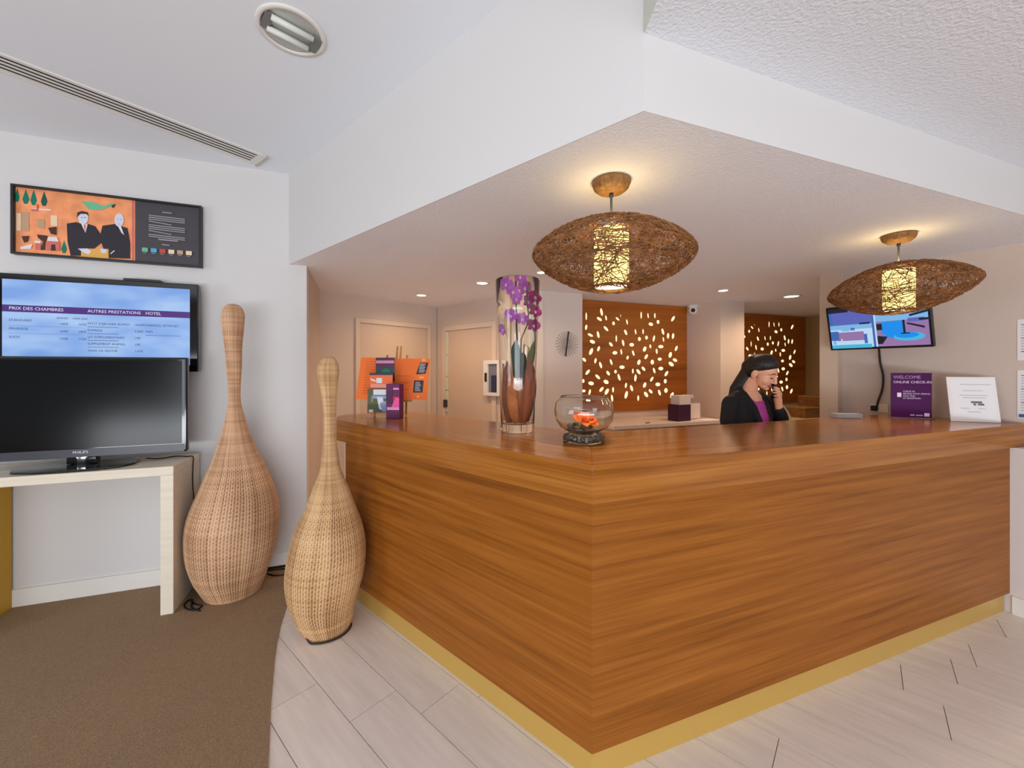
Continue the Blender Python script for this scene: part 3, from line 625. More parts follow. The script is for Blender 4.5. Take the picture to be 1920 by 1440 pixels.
# ------------------------------------------------------------------ things on the counter
# glass cylinder vase with orchids
gx, gy = .030, 2.138
gv = thing('glass_vase', 'tall clear glass vase holding purple orchids on the counter', 'vase', (gx, gy, ZT+.0005))
VH = .805
g = MB(); g.lathe([(.03, 0), (.086, 0), (.089, .006), (.098, .3), (.110, .6), (.1185, VH-.003), (.1165, VH), (.1135, VH-.002), (.106, .6), (.094, .3), (.086, .05), (.08, .042), (.0, .040)], 56, True, False)
g.build('glass', GLASS, gv, smooth=True)
orch = thing('orchid', 'purple orchid stems with bare roots inside the tall glass vase', 'plant', (gx, gy, ZT+.0435))
BARK = mat('red_brown_bract', (150, 74, 42), .6, vary=.35, vscale=18, stretch=(1, 1, .25))
CREAM = mat('cream_stem', (226, 176, 122), .5); LEAFM = mat('orchid_leaf_green', (86, 104, 42), .45); DLEAF = mat('dark_orchid_leaf', (44, 60, 40), .45)
LIL = mat('lilac_petal', (188, 84, 190), .55, vary=.25, vscale=60); MAG = mat('magenta_petal', (150, 14, 92), .5, vary=.2, vscale=60); LIPM = mat('pale_orchid_lip', (240, 196, 206), .5)
def blade(name, base, tip, width, m, parent, bend=(0, 0, 0), face=(0, -1, 0), n=7, thick=.0016, tipw=.12):
    b = MB(); B = Vector(base); T = Vector(tip); fd = Vector(face); d = (T-B).normalized(); sd = d.cross(fd).normalized(); nv = sd.cross(d).normalized()
    rows = []
    for i in range(n+1):
        u = i/n; c = B.lerp(T, u)+Vector(bend)*math.sin(PI*u); wd = width*(max(tipw, math.sin(PI*(.12+.82*u))**.8) if u < 1 else tipw*.3)/2
        rows.append([c-sd*wd+nv*wd*.35, c, c+sd*wd+nv*wd*.35])
    k = len(b.v)
    for off in (0, thick):
        for r in rows:
            for p in r: b.v.append(tuple(p+nv*off))
    m2 = 3*(n+1)
    for i in range(n):
        for j in range(2):
            a = i*3+j; b.f.append((a, a+1, a+4, a+3)); b.f.append((m2+a, m2+a+3, m2+a+4, m2+a+1)); b.m += [0, 0]
        for j in (0, 2):
            a = i*3+j; b.f.append((a, a+3, m2+a+3, m2+a) if j == 0 else (a, m2+a, m2+a+3, a+3)); b.m.append(0)
    return b.build(name, m, parent, smooth=True)
for i, (x0, y0, x1, y1, h, wd, m) in enumerate([(-.045, -.03, -.055, -.035, .33, .06, BARK), (-.01, -.05, -.035, -.06, .27, .055, BARK), (.03, -.045, .062, -.05, .36, .055, BARK), (.045, 0, .075, .0, .33, .06, BARK), (-.03, .03, -.05, .04, .3, .06, BARK), (.0, -.02, .01, -.03, .24, .07, BARK), (.02, .04, .03, .05, .31, .06, BARK)]):
    m = (BARK, mat('plum_bract', (124, 54, 62), .6, vary=.3, vscale=18), BARK, mat('amber_bract', (200, 112, 56), .6, vary=.3, vscale=18))[(i*3) % 4]
    blade('bract', (x0, y0, .002), (x1, y1, h), wd, m, orch, bend=((x1-x0)*.3, 0, 0))
blade('leaf', (.05, -.02, .25), (.088, -.03, .44), .035, LEAFM, orch, tipw=.08)
blade('leaf', (-.005, -.01, .24), (-.012, -.03, .44), .06, DLEAF, orch)
blade('leaf', (.02, .01, .26), (.03, -.01, .38), .05, DLEAF, orch)
def stem(pts, r, m, name='stem'):
    return MB().tube(pts, r, 8).build(name, m, orch, smooth=True)
stem([(-.03, -.02, .2), (-.045, -.03, .42), (-.04, -.025, .53), (-.03, -.01, .62), (-.045, 0, .7)], [.009, .011, .008, .006, .004], CREAM)
stem([(-.045, -.03, .44), (-.062, -.04, .50), (-.06, -.04, .56), (-.035, -.03, .6)], [.006, .008, .008, .005], CREAM)
stem([(.01, 0, .2), (.02, .0, .45), (.05, 0, .52), (.058, -.01, .58), (.045, -.01, .64), (.06, -.02, .72)], .004, mat('olive_stem', (110, 104, 60), .5))
stem([(.0, .01, .2), (-.005, .01, .5), (-.01, .01, .75)], .005, DLEAF)
stem([(.03, -.02, .3), (.034, -.02, .42), (.06, -.025, .4), (.05, -.03, .34)], .003, mat('olive_stem', (110, 104, 60), .5))
def blossom(c, r, m, face=(-.1, -1, 0), roll=0):
    c = Vector(c); f = Vector(face).normalized(); u = f.cross(Vector((0, 0, 1))).normalized(); v = u.cross(f)
    b = MB()
    for k in range(5):
        a = roll+PI/2+2*PI*k/5; d = u*math.cos(a)+v*math.sin(a); s = d.cross(f); L = r*(1 if k in (0, 2, 3) else 1.12); wd = r*(.34 if k in (0, 2, 3) else .52)
        n = len(b.v)
        for q in ((.05, 0, 0), (.35, wd*.8, .1), (.7, wd, .18), (1, 0, .02), (.7, -wd, .18), (.35, -wd*.8, .1), (.55, 0, .0)):
            b.v.append(tuple(c+d*L*q[0]+s*q[1]+f*r*q[2]))
        for q in range(6): b.f.append((n+q, n+(q+1) % 6, n+6)); b.m.append(0)
    b.ball(c+f*r*.2-v*r*.12, (r*.2, r*.2, r*.24), 8, 6, 1)
    return b.build('blossom', [m, LIPM], orch, smooth=True)
zc = ZT+.0435
def bx(px, py, y): return ((px-960)/750*(gy+y)-gx, y, HC-(py-694)/750*(gy+y)-zc)
for px, py, y, r, m, fc, ro in ((950, 540, -.04, .036, LIL, (-.3, -1, .1), .2), (962, 551, -.06, .036, LIL, (.2, -1, 0), .9), (975, 534, .0, .034, LIL, (.1, -1, .1), .4), (984, 552, .02, .036, LIL, (.1, -1, .1), .1), (958, 592, -.05, .036, LIL, (-.2, -1, -.1), .5),
                              (979, 598, -.03, .036, LIL, (.1, -1, -.1), .3), (944, 618, -.03, .032, LIL, (-.4, -1, -.1), .7), (968, 566, .0, .032, LIL, (0, -1, 0), 0), (990, 572, .03, .03, LIL, (.3, -1, 0), .5),
                              (1003, 561, -.02, .036, MAG, (.2, -1, .1), .1), (1003, 584, -.05, .036, MAG, (.2, -1, 0), .6), (1000, 610, -.04, .037, MAG, (.1, -1, -.1), .35)):
    blossom(bx(px, py, y), r, m, fc, ro)
stem([bx(1003, 545, 0), bx(1006, 575, -.01), bx(1002, 612, -.01), bx(1004, 640, 0), bx(990, 700, .0)], .003, DLEAF)

# fish bowl
fx, fy = .325, 1.815
fb = thing('fish_bowl', 'round clear glass bowl with orange flowers on a dark stone-filled foot', 'bowl', (fx, fy, ZT+.0005))
ft = MB().lathe([(.05, 0), (.090, 0), (.094, .005), (.094, .030), (.088, .040), (.06, .045)], 48).build('foot', mat('smoky_glass_foot', (214, 204, 188), .03, trans=.95), fb, smooth=True)
MB().lathe([(.0, .0455), (.07, .047), (.105, .066), (.128, .10), (.134, .14), (.128, .178), (.112, .198), (.104, .203), (.106, .207), (.101, .207), (.100, .201), (.108, .195), (.123, .175), (.1285, .14), (.1225, .102), (.1, .071), (.068, .054), (.0, .0525)], 56, False, False).build('glass', GLASS, fb, smooth=True)
STO = mat('dark_pebble', (104, 90, 74), .35, rand=.7)
rp = random.Random(4)
for k in range(14):
    a = 2*PI*k/14; r = .075+rp.uniform(-.006, .006)
    MB().ball((r*math.cos(a), r*math.sin(a), .020), (.014, .012, .012), 8, 6).build('pebble', STO, fb, smooth=True)
for k in range(8):
    a = 2*PI*k/8+.3; r = .04+rp.uniform(-.01, .012); z = .068
    MB().ball((r*math.cos(a)-.015, r*math.sin(a), z), (.016, .013, .012), 8, 6).build('pebble', STO, fb, smooth=True)
ORG = mat('orange_petal', (240, 108, 24), .5, vary=.2, vscale=40); RED = mat('red_petal', (200, 40, 20), .5)
fl = thing('orange_flower', 'orange silk flowers lying at the bottom of the round glass bowl', 'flower', (fx, fy, ZT+.0755))
def fb_pet(c, tip, w_, m): blade('petal', c, tip, w_, m, fl, face=(0, -.7, .7), tipw=.35)
for c, t_, w_, m in (((-.01, -.03, .02), (-.055, -.03, .045), .04, ORG), ((-.01, -.03, .02), (-.02, -.02, .062), .045, ORG), ((-.01, -.03, .02), (.02, -.03, .058), .045, ORG), ((.01, -.03, .016), (.055, -.02, .028), .04, ORG), ((.0, -.035, .018), (.005, -.06, .0), .04, ORG), ((.02, -.03, .012), (.062, -.035, .004), .038, ORG), ((-.01, -.02, .03), (-.045, -.01, .055), .03, RED), ((.02, -.02, .03), (.045, -.015, .036), .026, RED)):
    fb_pet(c, t_, w_, m)
MB().ball((0, -.032, .026), (.016, .012, .014), 10, 8).build('flower_centre', RED, fl, smooth=True)

# easel with the orange boards
EW = mat('easel_pine', (186, 128, 58), .5, vary=.15, vscale=20)
ea = -math.radians(4)
ez = thing('table_easel', 'small wooden table easel behind the orange menu boards', 'easel', (-.862, 2.90, ZT+.006), ea)
def bar(name, a, b, r, par, m): return MB().tube([a, b], r, 4).build(name, m, par)
for s_ in (-.012, .016): bar('mast', (s_, .02, .03), (s_+.003, .115, .497), .008, ez, EW)
for s_ in (-1, 1): bar('leg', (s_*.115, -.055, .0), (s_*.075, .085, .43), .009, ez, EW)
bar('back_leg', (0, .17, .0), (0, .09, .38), .009, ez, EW)
MB().box(-.15, .15, -.062, -.03, .095, .108).build('ledge', EW, ez)
MB().box(-.10, .10, .035, .048, .27, .29).build('cross_bar', EW, ez)
ORB = mat('orange_board', (250, 122, 50), .6); BTXT = mat('board_text', (206, 92, 44), .6); BCARD = mat('board_chalk_card', (58, 52, 58), .6); BWH = mat('board_pale_print', (190, 184, 196), .6)
lean = math.radians(-17)
def board(name, label, x0, x1, zt, zb, shapes, m_base, th=.004, off=0):
    o = MB().box(x0, x1, 0, th, zb, zt).build(name, m_base)
    o.location = fr(Vector((-.862, 2.90)), Vector((math.cos(ea), math.sin(ea))), 0, -.040+off, ZT+.117); o.rotation_euler = (lean, 0, ea)
    tag(o, label, 'menu board')
    art('print', shapes, [BTXT, BCARD, BWH, mat('board_yellow', (250, 168, 92), .6)], o, 0, .0003)
    return o
sh = []
for k in range(13):
    z = .285-.02*k; sh.append((0, rect(-.215, -.215+.13*(.7+.3*((k*7) % 5)/4), z-.004, z)))
board('menu_board', 'orange printed menu board, its left half beside the leaflets, on the easel', -.262, -.05, .315, .0, sh, ORB)
sh = [(1, [(.165, .185), (.235, .19), (.25, .275), (.185, .275)]), (1, rect(.155, .225, .05, .14)), (3, rect(.20, .225, .285, .305)), (3, rect(.185, .205, .012, .03)), (3, rect(.19, .225, .155, .17))]
for k in range(6): sh.append((2, rect(.185, .225+.005*(k % 2), .2+.012*k, .206+.012*k)))
for k in range(6): sh.append((2, rect(.168, .212-.006*(k % 3), .06+.012*k, .066+.012*k)))
for k in range(3): sh.append((0, rect(.03, .12, .17-.05*k, .174-.05*k)))
board('menu_board', 'orange menu board with two dark cards printed on it, right half on the easel', -.048, .258, .307, .0, sh, ORB)
# leaflet holder and leaflets
hx, hy = -.903, 2.772; ha = math.radians(-2)
hd = thing('leaflet_holder', 'clear acrylic three-tier leaflet holder on the counter before the easel', 'holder', (hx, hy, ZT+.0005), ha)
MB().box(-.09, .09, -.05, .05, 0, .004).build('base', ACRYL, hd)
MB().box(-.085, .085, .036, .040, .004, .33).build('back', ACRYL, hd)
for z, t_ in ((.04, -.042), (.155, -.012), (.25, .016)):
    MB().box(-.085, .085, t_, t_+.003, z-.012, z+.05).build('pocket', ACRYL, hd)
    MB().box(-.085, .085, t_+.003, .036, z-.012, z-.009).build('shelf', ACRYL, hd)
def leaflet(label, x0, x1, z0, z1, t, base, mats, shapes):
    o = MB().box(x0, x1, t, t+.003, z0, z1).build('leaflet', base, loc=(hx, hy, ZT+.0005), rotz=ha); tag(o, label, 'leaflet')
    art('print', shapes, mats, o, t, .0003)
LM = [mat('leaflet_plum', (82, 40, 72), .5), mat('leaflet_pink', (206, 136, 170), .5), mat('leaflet_green', (20, 110, 74), .5), mat('leaflet_slate', (56, 58, 72), .5), mat('leaflet_cream', (250, 222, 190), .5), mat('leaflet_salmon', (240, 156, 130), .5), mat('leaflet_white', (226, 230, 236), .5), mat('leaflet_olive', (96, 96, 64), .5), mat('leaflet_blue', (150, 168, 200), .5), mat('leaflet_grey', (140, 140, 130), .5)]
leaflet('dark plum and green leaflet, topmost in the acrylic holder', -.05, .083, .245, .412, .022, LM[3], LM,
        [(0, rect(-.05, .083, .37, .412)), (1, rect(-.048, .08, .372, .392)), (0, rect(-.05, .083, .345, .37)), (2, [(-.02, .305), (.06, .305), (.04, .335), (.01, .335)]), (9, rect(-.03, .07, .285, .3))])
leaflet('orange and white leaflet, middle of the acrylic holder', -.083, .078, .15, .305, -.006, mat('leaflet_orange', (240, 114, 62), .5), LM,
        [(3, rect(-.083, .078, .29, .305)), (4, [(-.075, .268), (-.04, .255), (-.04, .242), (-.075, .255)]), (5, rect(-.075, .07, .20, .228)), (6, rect(-.035, .005, .235, .27))])
leaflet('green and white photo leaflet, lowest in the acrylic holder', -.085, .073, .034, .195, -.036, LM[7], LM,
        [(6, rect(-.045, .055, .155, .192)), (8, rect(-.055, .07, .13, .15)), (6, [(-.02, .14), (.02, .14), (.04, .04), (-.005, .06)]), (8, [(.0, .10), (.06, .12), (.05, .04), (.02, .04)]), (9, rect(-.06, -.045, .105, .14)), (4, rect(-.075, -.045, .036, .055))])
pb = thing('leaflet_box', 'magenta and purple card box standing between leaflets and easel', 'box', (-.786, 2.685, ZT+.0005), math.radians(-12))
MB().box(-.048, .048, -.03, .03, 0, .232).build('carton', mat('purple_card', (100, 8, 76), .45), pb, bevel=.002)
art('print', [(0, [(.005, .09), (.047, .07), (.047, .15), (.0, .15)]), (1, [(-.01, .075), (.047, .06), (.047, .14), (.02, .145)]), (2, rect(.005, .045, .195, .207)), (2, rect(-.04, .047, .06, .078)), (3, rect(-.047, .0, .1, .19))],
    [mat('box_crimson', (180, 0, 80), .45), mat('box_pink', (232, 84, 150), .45), mat('box_pale', (220, 150, 200), .45), mat('box_plum', (74, 6, 66), .45)], pb, -.0302, .0004)

# signs at the right end
SGN = mat('purple_sign_print', (74, 0, 78), .45, spec=.2); SW = mat('sign_white', (232, 214, 238), .4)
def sign(name, label, cat, x, y, a, w_, h_, ln):
    t = thing(name, label, cat, (x, y, ZT+.0006), a)
    return t
sg = sign('counter_sign', 'purple online check-in sign in an acrylic stand on the counter', 'sign', 2.682, 2.69, math.radians(-20), .213, .302, 8)
MB().box(-.107, .107, -.004, .0, .006, .306).build('sign_card', SGN, sg)
MB().box(-.111, .111, .0005, .0025, .002, .309).build('acrylic_back', ACRYL, sg)
MB().box(-.111, .111, -.03, .05, 0, .0018).build('acrylic_foot', ACRYL, sg)
text('lettering', 'WELCOME', .030, mat('sign_lilac', (190, 140, 196), .4), sg, -.095, .267, -.0042, ext=.00008)
text('lettering', 'ONLINE CHECK-IN', .0235, SW, sg, -.095, .236, -.0042, ext=.00008)
for k, s_ in enumerate(('CHECK IN', 'BEFORE YOUR ARRIVAL', 'SAVE TIME', 'AT RECEPTION')):
    text('lettering', s_, .0135, SW, sg, -.043, .177-.0155*k, -.0042, ext=.00008)
art('print', [(0, rect(-.074, -.052, .143, .172)), (0, rect(.068, .095, .016, .038)), (1, rect(.025, .06, .018, .026)), (1, rect(-.005, .018, .018, .028))], [SW, mat('sign_lilac', (190, 140, 196), .4)], sg, -.0041, .00006)
fa = math.radians(-25)
wf = thing('white_notice', 'white framed notice leaning back on the counter end', 'notice', (2.895, 2.50, ZT+.0008), fa)
fl_ = bpy.data.objects.new('notice_card', MB().box(-.112, .112, -.004, .004, 0, .285).mesh('notice_card', mat('white_notice_frame', (238, 232, 230), .5))); COL.objects.link(fl_); fl_.parent = wf; fl_.rotation_euler = (-.2, 0, 0)
sh = [(0, rect(-.098, .098, .015, .27))]
for k, (a, b, z, mi) in enumerate(((-.05, .09, .235, 1), (-.04, .05, .195, 1), (-.06, .07, .165, 1), (-.045, .06, .150, 1), (-.01, .04, .118, 2), (.0, .012, .104, 2), (.02, .048, .104, 2), (-.06, -.02, .082, 1), (.02, .05, .082, 1), (-.03, .03, .06, 1))):
    sh.append((mi, rect(a, b, z, z+(.012 if mi == 2 else .004))))
art('print', sh, [mat('notice_paper', (240, 236, 238), .5), mat('notice_grey_print', (190, 186, 192), .5), mat('notice_dark_print', (110, 104, 110), .5)], fl_, -.0042, .00015)
bar('prop', (.05, .02, .0), (.05, .045, .2), .004, wf, BLACK)
def aw(s, t, z): return tuple(fr(A0, NW, -s, t, z))
ck = MB().box(-.018, .018, -.03, -.001, -.022, .022).build('wall_hook', BLACK, loc=aw(.17, 0, 1.262), rotz=ang(NW), bevel=.003); tag(ck, 'small black wall hook beside the white framed notice', 'hook')
# papers on the wall at the frame edge
for nm, z0, z1, lab, sp in (('wall_paper_notice', 1.505, 1.756, 'printed white sheet on the right wall, upper of two', 0), ('wall_paper_notice', 1.15, 1.445, 'printed white sheet with blue foot on the right wall, lower of two', 1)):
    o = MB().box(-.075, .14, -.003, -.0005, z0, z1).build(nm, PAPER, loc=(A0.x, A0.y, 0), rotz=ang(NW)); tag(o, lab, 'notice', 'paper notices on the right wall')
    sh = []
    for k in range(14):
        z = z1-.03-.0165*k
        if z < z0+.04: break
        sh.append((0 if k % 5 else 1, rect(-.06, .1-.03*(k % 3), z-.005, z)))
    if sp: sh.append((2, rect(-.068, .135, z0+.006, z0+.026)))
    art('print', sh, [mat('notice_grey_print', (190, 186, 192), .5), mat('notice_dark_print', (110, 104, 110), .5), mat('notice_blue', (52, 84, 140), .5)], o, -.003, .0002)

# monitor on the right wall
mo = thing('wall_monitor', 'black monitor showing two blue camera views, tilted from the right wall', 'monitor', (2.60, 2.845, 1.765), ang(NW))
mo_t = math.radians(15)
MB().box(-.03, .03, .0, .155, -.05, .05).build('wall_bracket', DGREY, mo)
cs = MB().box(-.285, .285, -.035, .0, -.165, .165).build('casing', BLACK, mo, bevel=.004); cs.rotation_euler = (mo_t, 0, 0)
cs.rotation_euler = (mo_t, 0, 0)
MSC = [glow('cam_slate', (64, 110, 190), 1.36), glow('cam_sky', (130, 190, 240), 1.44), glow('cam_pool', (0, 140, 235), 1.60), glow('cam_deck', (168, 132, 190), 1.20), glow('cam_dark', (24, 30, 60), 0.80), glow('cam_pale', (190, 222, 248), 1.52), glow('cam_cyan', (70, 190, 230), 1.44), glow('cam_violet', (96, 110, 200), 1.28)]
x0, x1, z0, z1 = -.27, .27, -.148, .148
sh = [(0, rect(x0, 0, z0, z1)), (5, rect(x0, -.02, z0, .0)), (7, rect(x0+.02, -.02, .02, .12)), (1, rect(x0, -.02, -.01, .025)), (4, rect(-.09, -.03, .022, .034)), (3, rect(-.23, -.07, -.095, -.03)), (1, rect(-.2, -.15, -.022, .008)), (7, rect(-.145, -.12, -.018, .0)), (1, rect(-.26, -.24, -.12, -.02)), (0, rect(-.07, -.052, -.12, -.05)), (5, rect(-.21, -.2, -.1, -.08)), (0, rect(-.27, -.22, -.09, -.02)), (6, rect(x0, -.03, -.152, -.125)),
      (4, rect(x0, -.15, .12, .152)),
      (1, rect(.004, x1, .03, z1)), (0, [(.004, .09), (.10, .09), (.2, z1), (.004, z1)]), (3, rect(.004, x1, z0, .03)), (2, [(.03, .025), (.15, .03), (.16, -.06), (.12, -.1), (.06, -.085), (.03, -.05)]), (6, oval(.17, -.085, .08, .03)), (2, oval(.16, -.075, .06, .02)), (4, rect(.143, .155, -.06, .03)), (4, rect(.13, .175, -.066, -.058)), (4, rect(.004, .035, -.03, .015)), (4, [(.004, -.13), (.03, -.13), (.06, -.08), (.004, -.07)]),
      (4, [(.165, .0), (.25, -.035), (.25, -.02), (.165, .012)]), (4, [(.18, .05), (.282, .075), (.282, .09), (.18, .065)]), (7, rect(.17, .25, .015, .04)), (4, rect(.225, .28, .02, .035)), (5, rect(-.006, .004, z0, z1))]
art('screen', sh, MSC, cs, -.0352, .0001)
cable('dark cable hanging from the tilted wall monitor to the socket', [aw(.72, -.055, 1.62), aw(.725, -.012, 1.5), aw(.71, -.008, 1.4), aw(.715, -.009, 1.3), aw(.74, -.012, 1.2), aw(.745, -.02, 1.135)], .007, mat('brown_cord', (46, 30, 22), .5))
so = thing('wall_socket', 'pale wall socket with dark plug at the end of the monitor cable', 'socket', aw(.725, 0, 1.155), ang(NW))
MB().box(-.06, .045, -.012, -.0005, -.03, .035).build('plate', mat('socket_plate', (232, 212, 184), .4), so, bevel=.003); MB().box(-.05, -.02, -.04, -.0125, -.02, .02).build('plug', BLACK, so, bevel=.003)
ah = thing('acrylic_tray', 'clear acrylic card tray on the counter below the monitor', 'tray', (2.27, 2.72, ZT+.0006), math.radians(-8))
MB().box(-.09, .09, -.04, .04, 0, .003).build('tray_base', ACRYL, ah); MB().box(-.09, .09, -.04, -.037, .003, .045).build('tray_front', ACRYL, ah); MB().box(-.09, .09, .037, .04, .003, .065).build('tray_back', ACRYL, ah)
MB().box(-.08, .08, -.034, .034, .0035, .03).build('card_stack', mat('pale_cards', (206, 200, 200), .6), ah)

# ------------------------------------------------------------------ back room things
bd = thing('back_desk', 'pale back desk under the large glowing leaf panel', 'desk', (PO.x, PO.y, 0), ang(R))
BDM = mat('pale_desk_top', (226, 206, 192), .4)
MB().box(.0, 1.45, -.56, .025, .865, .9).build('desk_top', BDM, bd, bevel=.002)
for s_ in (.04, 1.36): MB().box(s_, s_+.05, -.52, -.02, 0, .865).build('side_panel', BDM, bd)
def po(s, t, z): return tuple(fr(PO, R, s, t, z))
bx1 = MB().box(-.095, .095, -.07, .07, 0, .175).build('purple_box', mat('aubergine_card', (62, 16, 52), .5), loc=po(.93, -.42, .9005), rotz=ang(R)+.1, bevel=.002); tag(bx1, 'dark aubergine cardboard box on the back desk', 'box')
bx2 = thing('white_carton', 'open white carton lying on top of the aubergine box', 'box', po(.945, -.42, 1.0760), ang(R)+.05)
MB().box(-.075, .085, -.06, .06, 0, .095).build('carton', mat('white_card', (224, 208, 206), .6), bx2); MB().box(.08, .12, -.065, .05, .07, .1).build('flap', mat('white_card', (224, 208, 206), .6), bx2)
fr1 = thing('desk_frame', 'white framed card standing right of the aubergine box', 'picture', po(1.15, -.40, .9005), ang(R))
MB().box(-.10, .10, -.004, .012, 0, .19).build('frame', mat('grey_silver_frame', (170, 150, 146), .4), fr1); art('card', [(0, rect(-.088, .088, .012, .178))], [mat('pinkish_card', (236, 216, 216), .6)], fr1, -.0045)
pn = MB().tube([po(.43, -.49, .9045), po(.50, -.47, .9045)], .004, 8).build('pen', BLACK, smooth=True); tag(pn, 'black pen lying on the back desk behind the fish bowl', 'pen')
pp = MB().box(0, .2, -.1, .03, 0, .004).build('paper_stack', mat('bright_paper', (250, 240, 230), .6), loc=po(1.16, -.44, .9005), rotz=ang(R)); tag(pp, 'white papers on the back desk before the framed card', 'paper')
# desk and wooden boxes by the second panel
bd2 = thing('side_desk', 'pale side desk below the second leaf panel', 'desk', (PO.x, PO.y, 0), ang(R))
MB().box(2.1, 3.80, -.75, .16, .835, .87).build('desk_top', mat('sand_desk_top', (200, 172, 130), .45), bd2); MB().box(3.7, 3.75, -.7, .1, 0, .835).build('side_panel', BDM, bd2); MB().box(2.15, 2.2, -.7, .1, 0, .835).build('side_panel', BDM, bd2)
CR = wood('crate_wood', (92, 56, 20), (120, 78, 32), (146, 100, 48), .5, (2, 20, 20))
def crate(s0, s1, t, z0, h, d, lab):
    c = thing('wooden_box', lab, 'box', po((s0+s1)/2, t, z0), ang(R)); hw = (s1-s0)/2
    MB().box(-hw, hw, -d/2, -d/2+.012, 0, h).build('front', CR, c); MB().box(-hw, hw, d/2-.012, d/2, 0, h).build('back', CR, c); MB().box(-hw, -hw+.012, -d/2+.012, d/2-.012, 0, h).build('side', CR, c); MB().box(hw-.012, hw, -d/2+.012, d/2-.012, 0, h).build('side', CR, c)
    MB().box(-hw+.012, hw-.012, -d/2+.012, d/2-.012, 0, .012).build('base', CR, c); MB().box(-hw-.004, hw+.004, -d/2-.004, d/2+.004, h+.0005, h+.014).build('lid', mat('crate_lid', (156, 112, 58), .5), c)
    return c
crate(2.66, 3.36, -.45, .8705, .11, .3, 'long wooden box on the side desk, lower of two')
crate(2.98, 3.42, -.43, .9955, .11, .26, 'short wooden box stacked upper of two on the side desk')
# security camera, alarm box, clock
sca = thing('dome_camera', 'white dome security camera on the ceiling right of the large leaf panel', 'camera', po(1.44, -.10, ZS))
MB().lathe([(.06, -.0005), (.062, -.02), (.05, -.035), (.03, -.04)], 24).build('mount', mat('white_plastic', (226, 222, 220), .4), sca, smooth=True); MB().ball((0, 0, -.06), .052, 20, 14).build('dome', mat('white_plastic', (226, 222, 220), .4), sca, smooth=True)
eye_d = (Vector((0, 0, 1.445))-Vector(po(1.44, -.10, ZS-.06))).normalized()
MB().ball(tuple(Vector((0, 0, -.06))+eye_d*.036), .026, 14, 10).build('lens', BLACK, sca, smooth=True)
al = thing('wall_cabinet', 'white framed glass-front cabinet on the back wall behind the orchid vase', 'cabinet', tuple(fr(D0, NL, .955, 0, 1.36)), ang(NL))
fw = MB()
for a in ((-.118, .118, -.19, -.155), (-.118, .118, .15, .19), (-.118, -.05, -.155, .15), (.085, .118, -.155, .15)): fw.box(a[0], a[1], -.05, -.0225, a[2], a[3])
fw.build('frame', mat('white_plastic', (226, 222, 220), .4), al, bevel=.003); MB().box(-.05, .085, -.03, -.0228, -.155, .15).build('window', mat('slate_glass', (120, 122, 132), .1), al); MB().box(-.092, -.062, -.056, -.0502, -.04, .055).build('latch', BLACK, al); MB().box(-.01, .06, -.036, -.0302, -.15, .03).build('extinguisher', mat('navy_card', (40, 52, 80), .4), al)
ckk = thing('wall_clock', 'silver sunburst wall clock with dark hands on the pale pier', 'clock', tuple(fr(K0, R, .346, 0, 1.709)), ang(R))
RAY = mat('silver_ray', (186, 178, 174), .28, .6)
ry = MB().box(.03, .128, -.012, -.009, -.003, .003).mesh('ray', RAY)
for k in range(24):
    o = bpy.data.objects.new('ray', ry); COL.objects.link(o); o.parent = ckk; o.rotation_euler = (0, 2*PI*k/24, 0)
MB().lathe([(.032, 0), (.032, .012)], 24).build('hub', RAY, ckk, loc=(0, -.001, 0)).rotation_euler = (PI/2, 0, 0)
for a, L in ((math.radians(-82), .128), (math.radians(98), .125)):
    o = MB().box(-.01, L, -.018, -.0145, -.005, .005).build('hand', BLACK, ckk); o.rotation_euler = (0, a, 0)
# ------------------------------------------------------------------ the receptionist
SKIN = mat('skin', (232, 172, 140), .45, spec=.4); HAIR = mat('dark_hair', (30, 20, 18), .38, bump=.5, bscale=70, stretch=(2.5, 2.5, .35)); SUIT = mat('black_jacket', (20, 18, 22), .7, bump=.1, bscale=300); BLOUSE = mat('magenta_blouse', (186, 62, 158), .5, vary=.12, vscale=18)
LIPC = mat('red_lips', (176, 52, 60), .4); EYEC = mat('dark_eye', (26, 16, 14), .3)
pc = Vector((1.752, 2.955, 0))
pr_ = thing('person', 'woman in black jacket and magenta blouse phoning behind the counter', 'person', tuple(pc))
fwd = Vector((.36, -.933, 0)); rgt = Vector((fwd.y, -fwd.x, 0))      # her own right
def pw_(r, f, z): return rgt*r+fwd*f+Vector((0, 0, z))
class Body(MB):
    def cap(s, pts, rs, n=14): 
        pts = [Vector(p) for p in pts]
        s.tube(pts, rs, n)
        for p, r in zip(pts, rs): s.ball(p, r*.995, n, 8)
        return s
    def fuse(s, name, m, parent, vox, sm=6):
        o = s.build(name, m, parent, smooth=True)
        r = o.modifiers.new('fuse', 'REMESH'); r.mode = 'VOXEL'; r.voxel_size = vox; r.use_smooth_shade = True
        k = o.modifiers.new('smooth', 'SMOOTH'); k.iterations = sm; k.factor = .5
        return o
# head frame
yaw = math.atan2(-.86, .51); hf = Vector((math.cos(yaw), math.sin(yaw), 0)); hr = Vector((hf.y, -hf.x, 0)); pitch = math.radians(27)
hu = Vector((0, 0, 1)); hf2 = hf*math.cos(pitch)-hu*math.sin(pitch); hu2 = hu*math.cos(pitch)+hf*math.sin(pitch)
roll = math.radians(-6); hr2 = hr*math.cos(roll)+hu2*math.sin(roll); hu3 = hr2.cross(hf2)
HM = Matrix((hr2, hf2, hu3)).transposed()
hc_ = Vector((1.838, 2.93, 1.425))-pc
def H(x, y, z): return hc_+HM @ Vector((x, y, z))
b = Body()
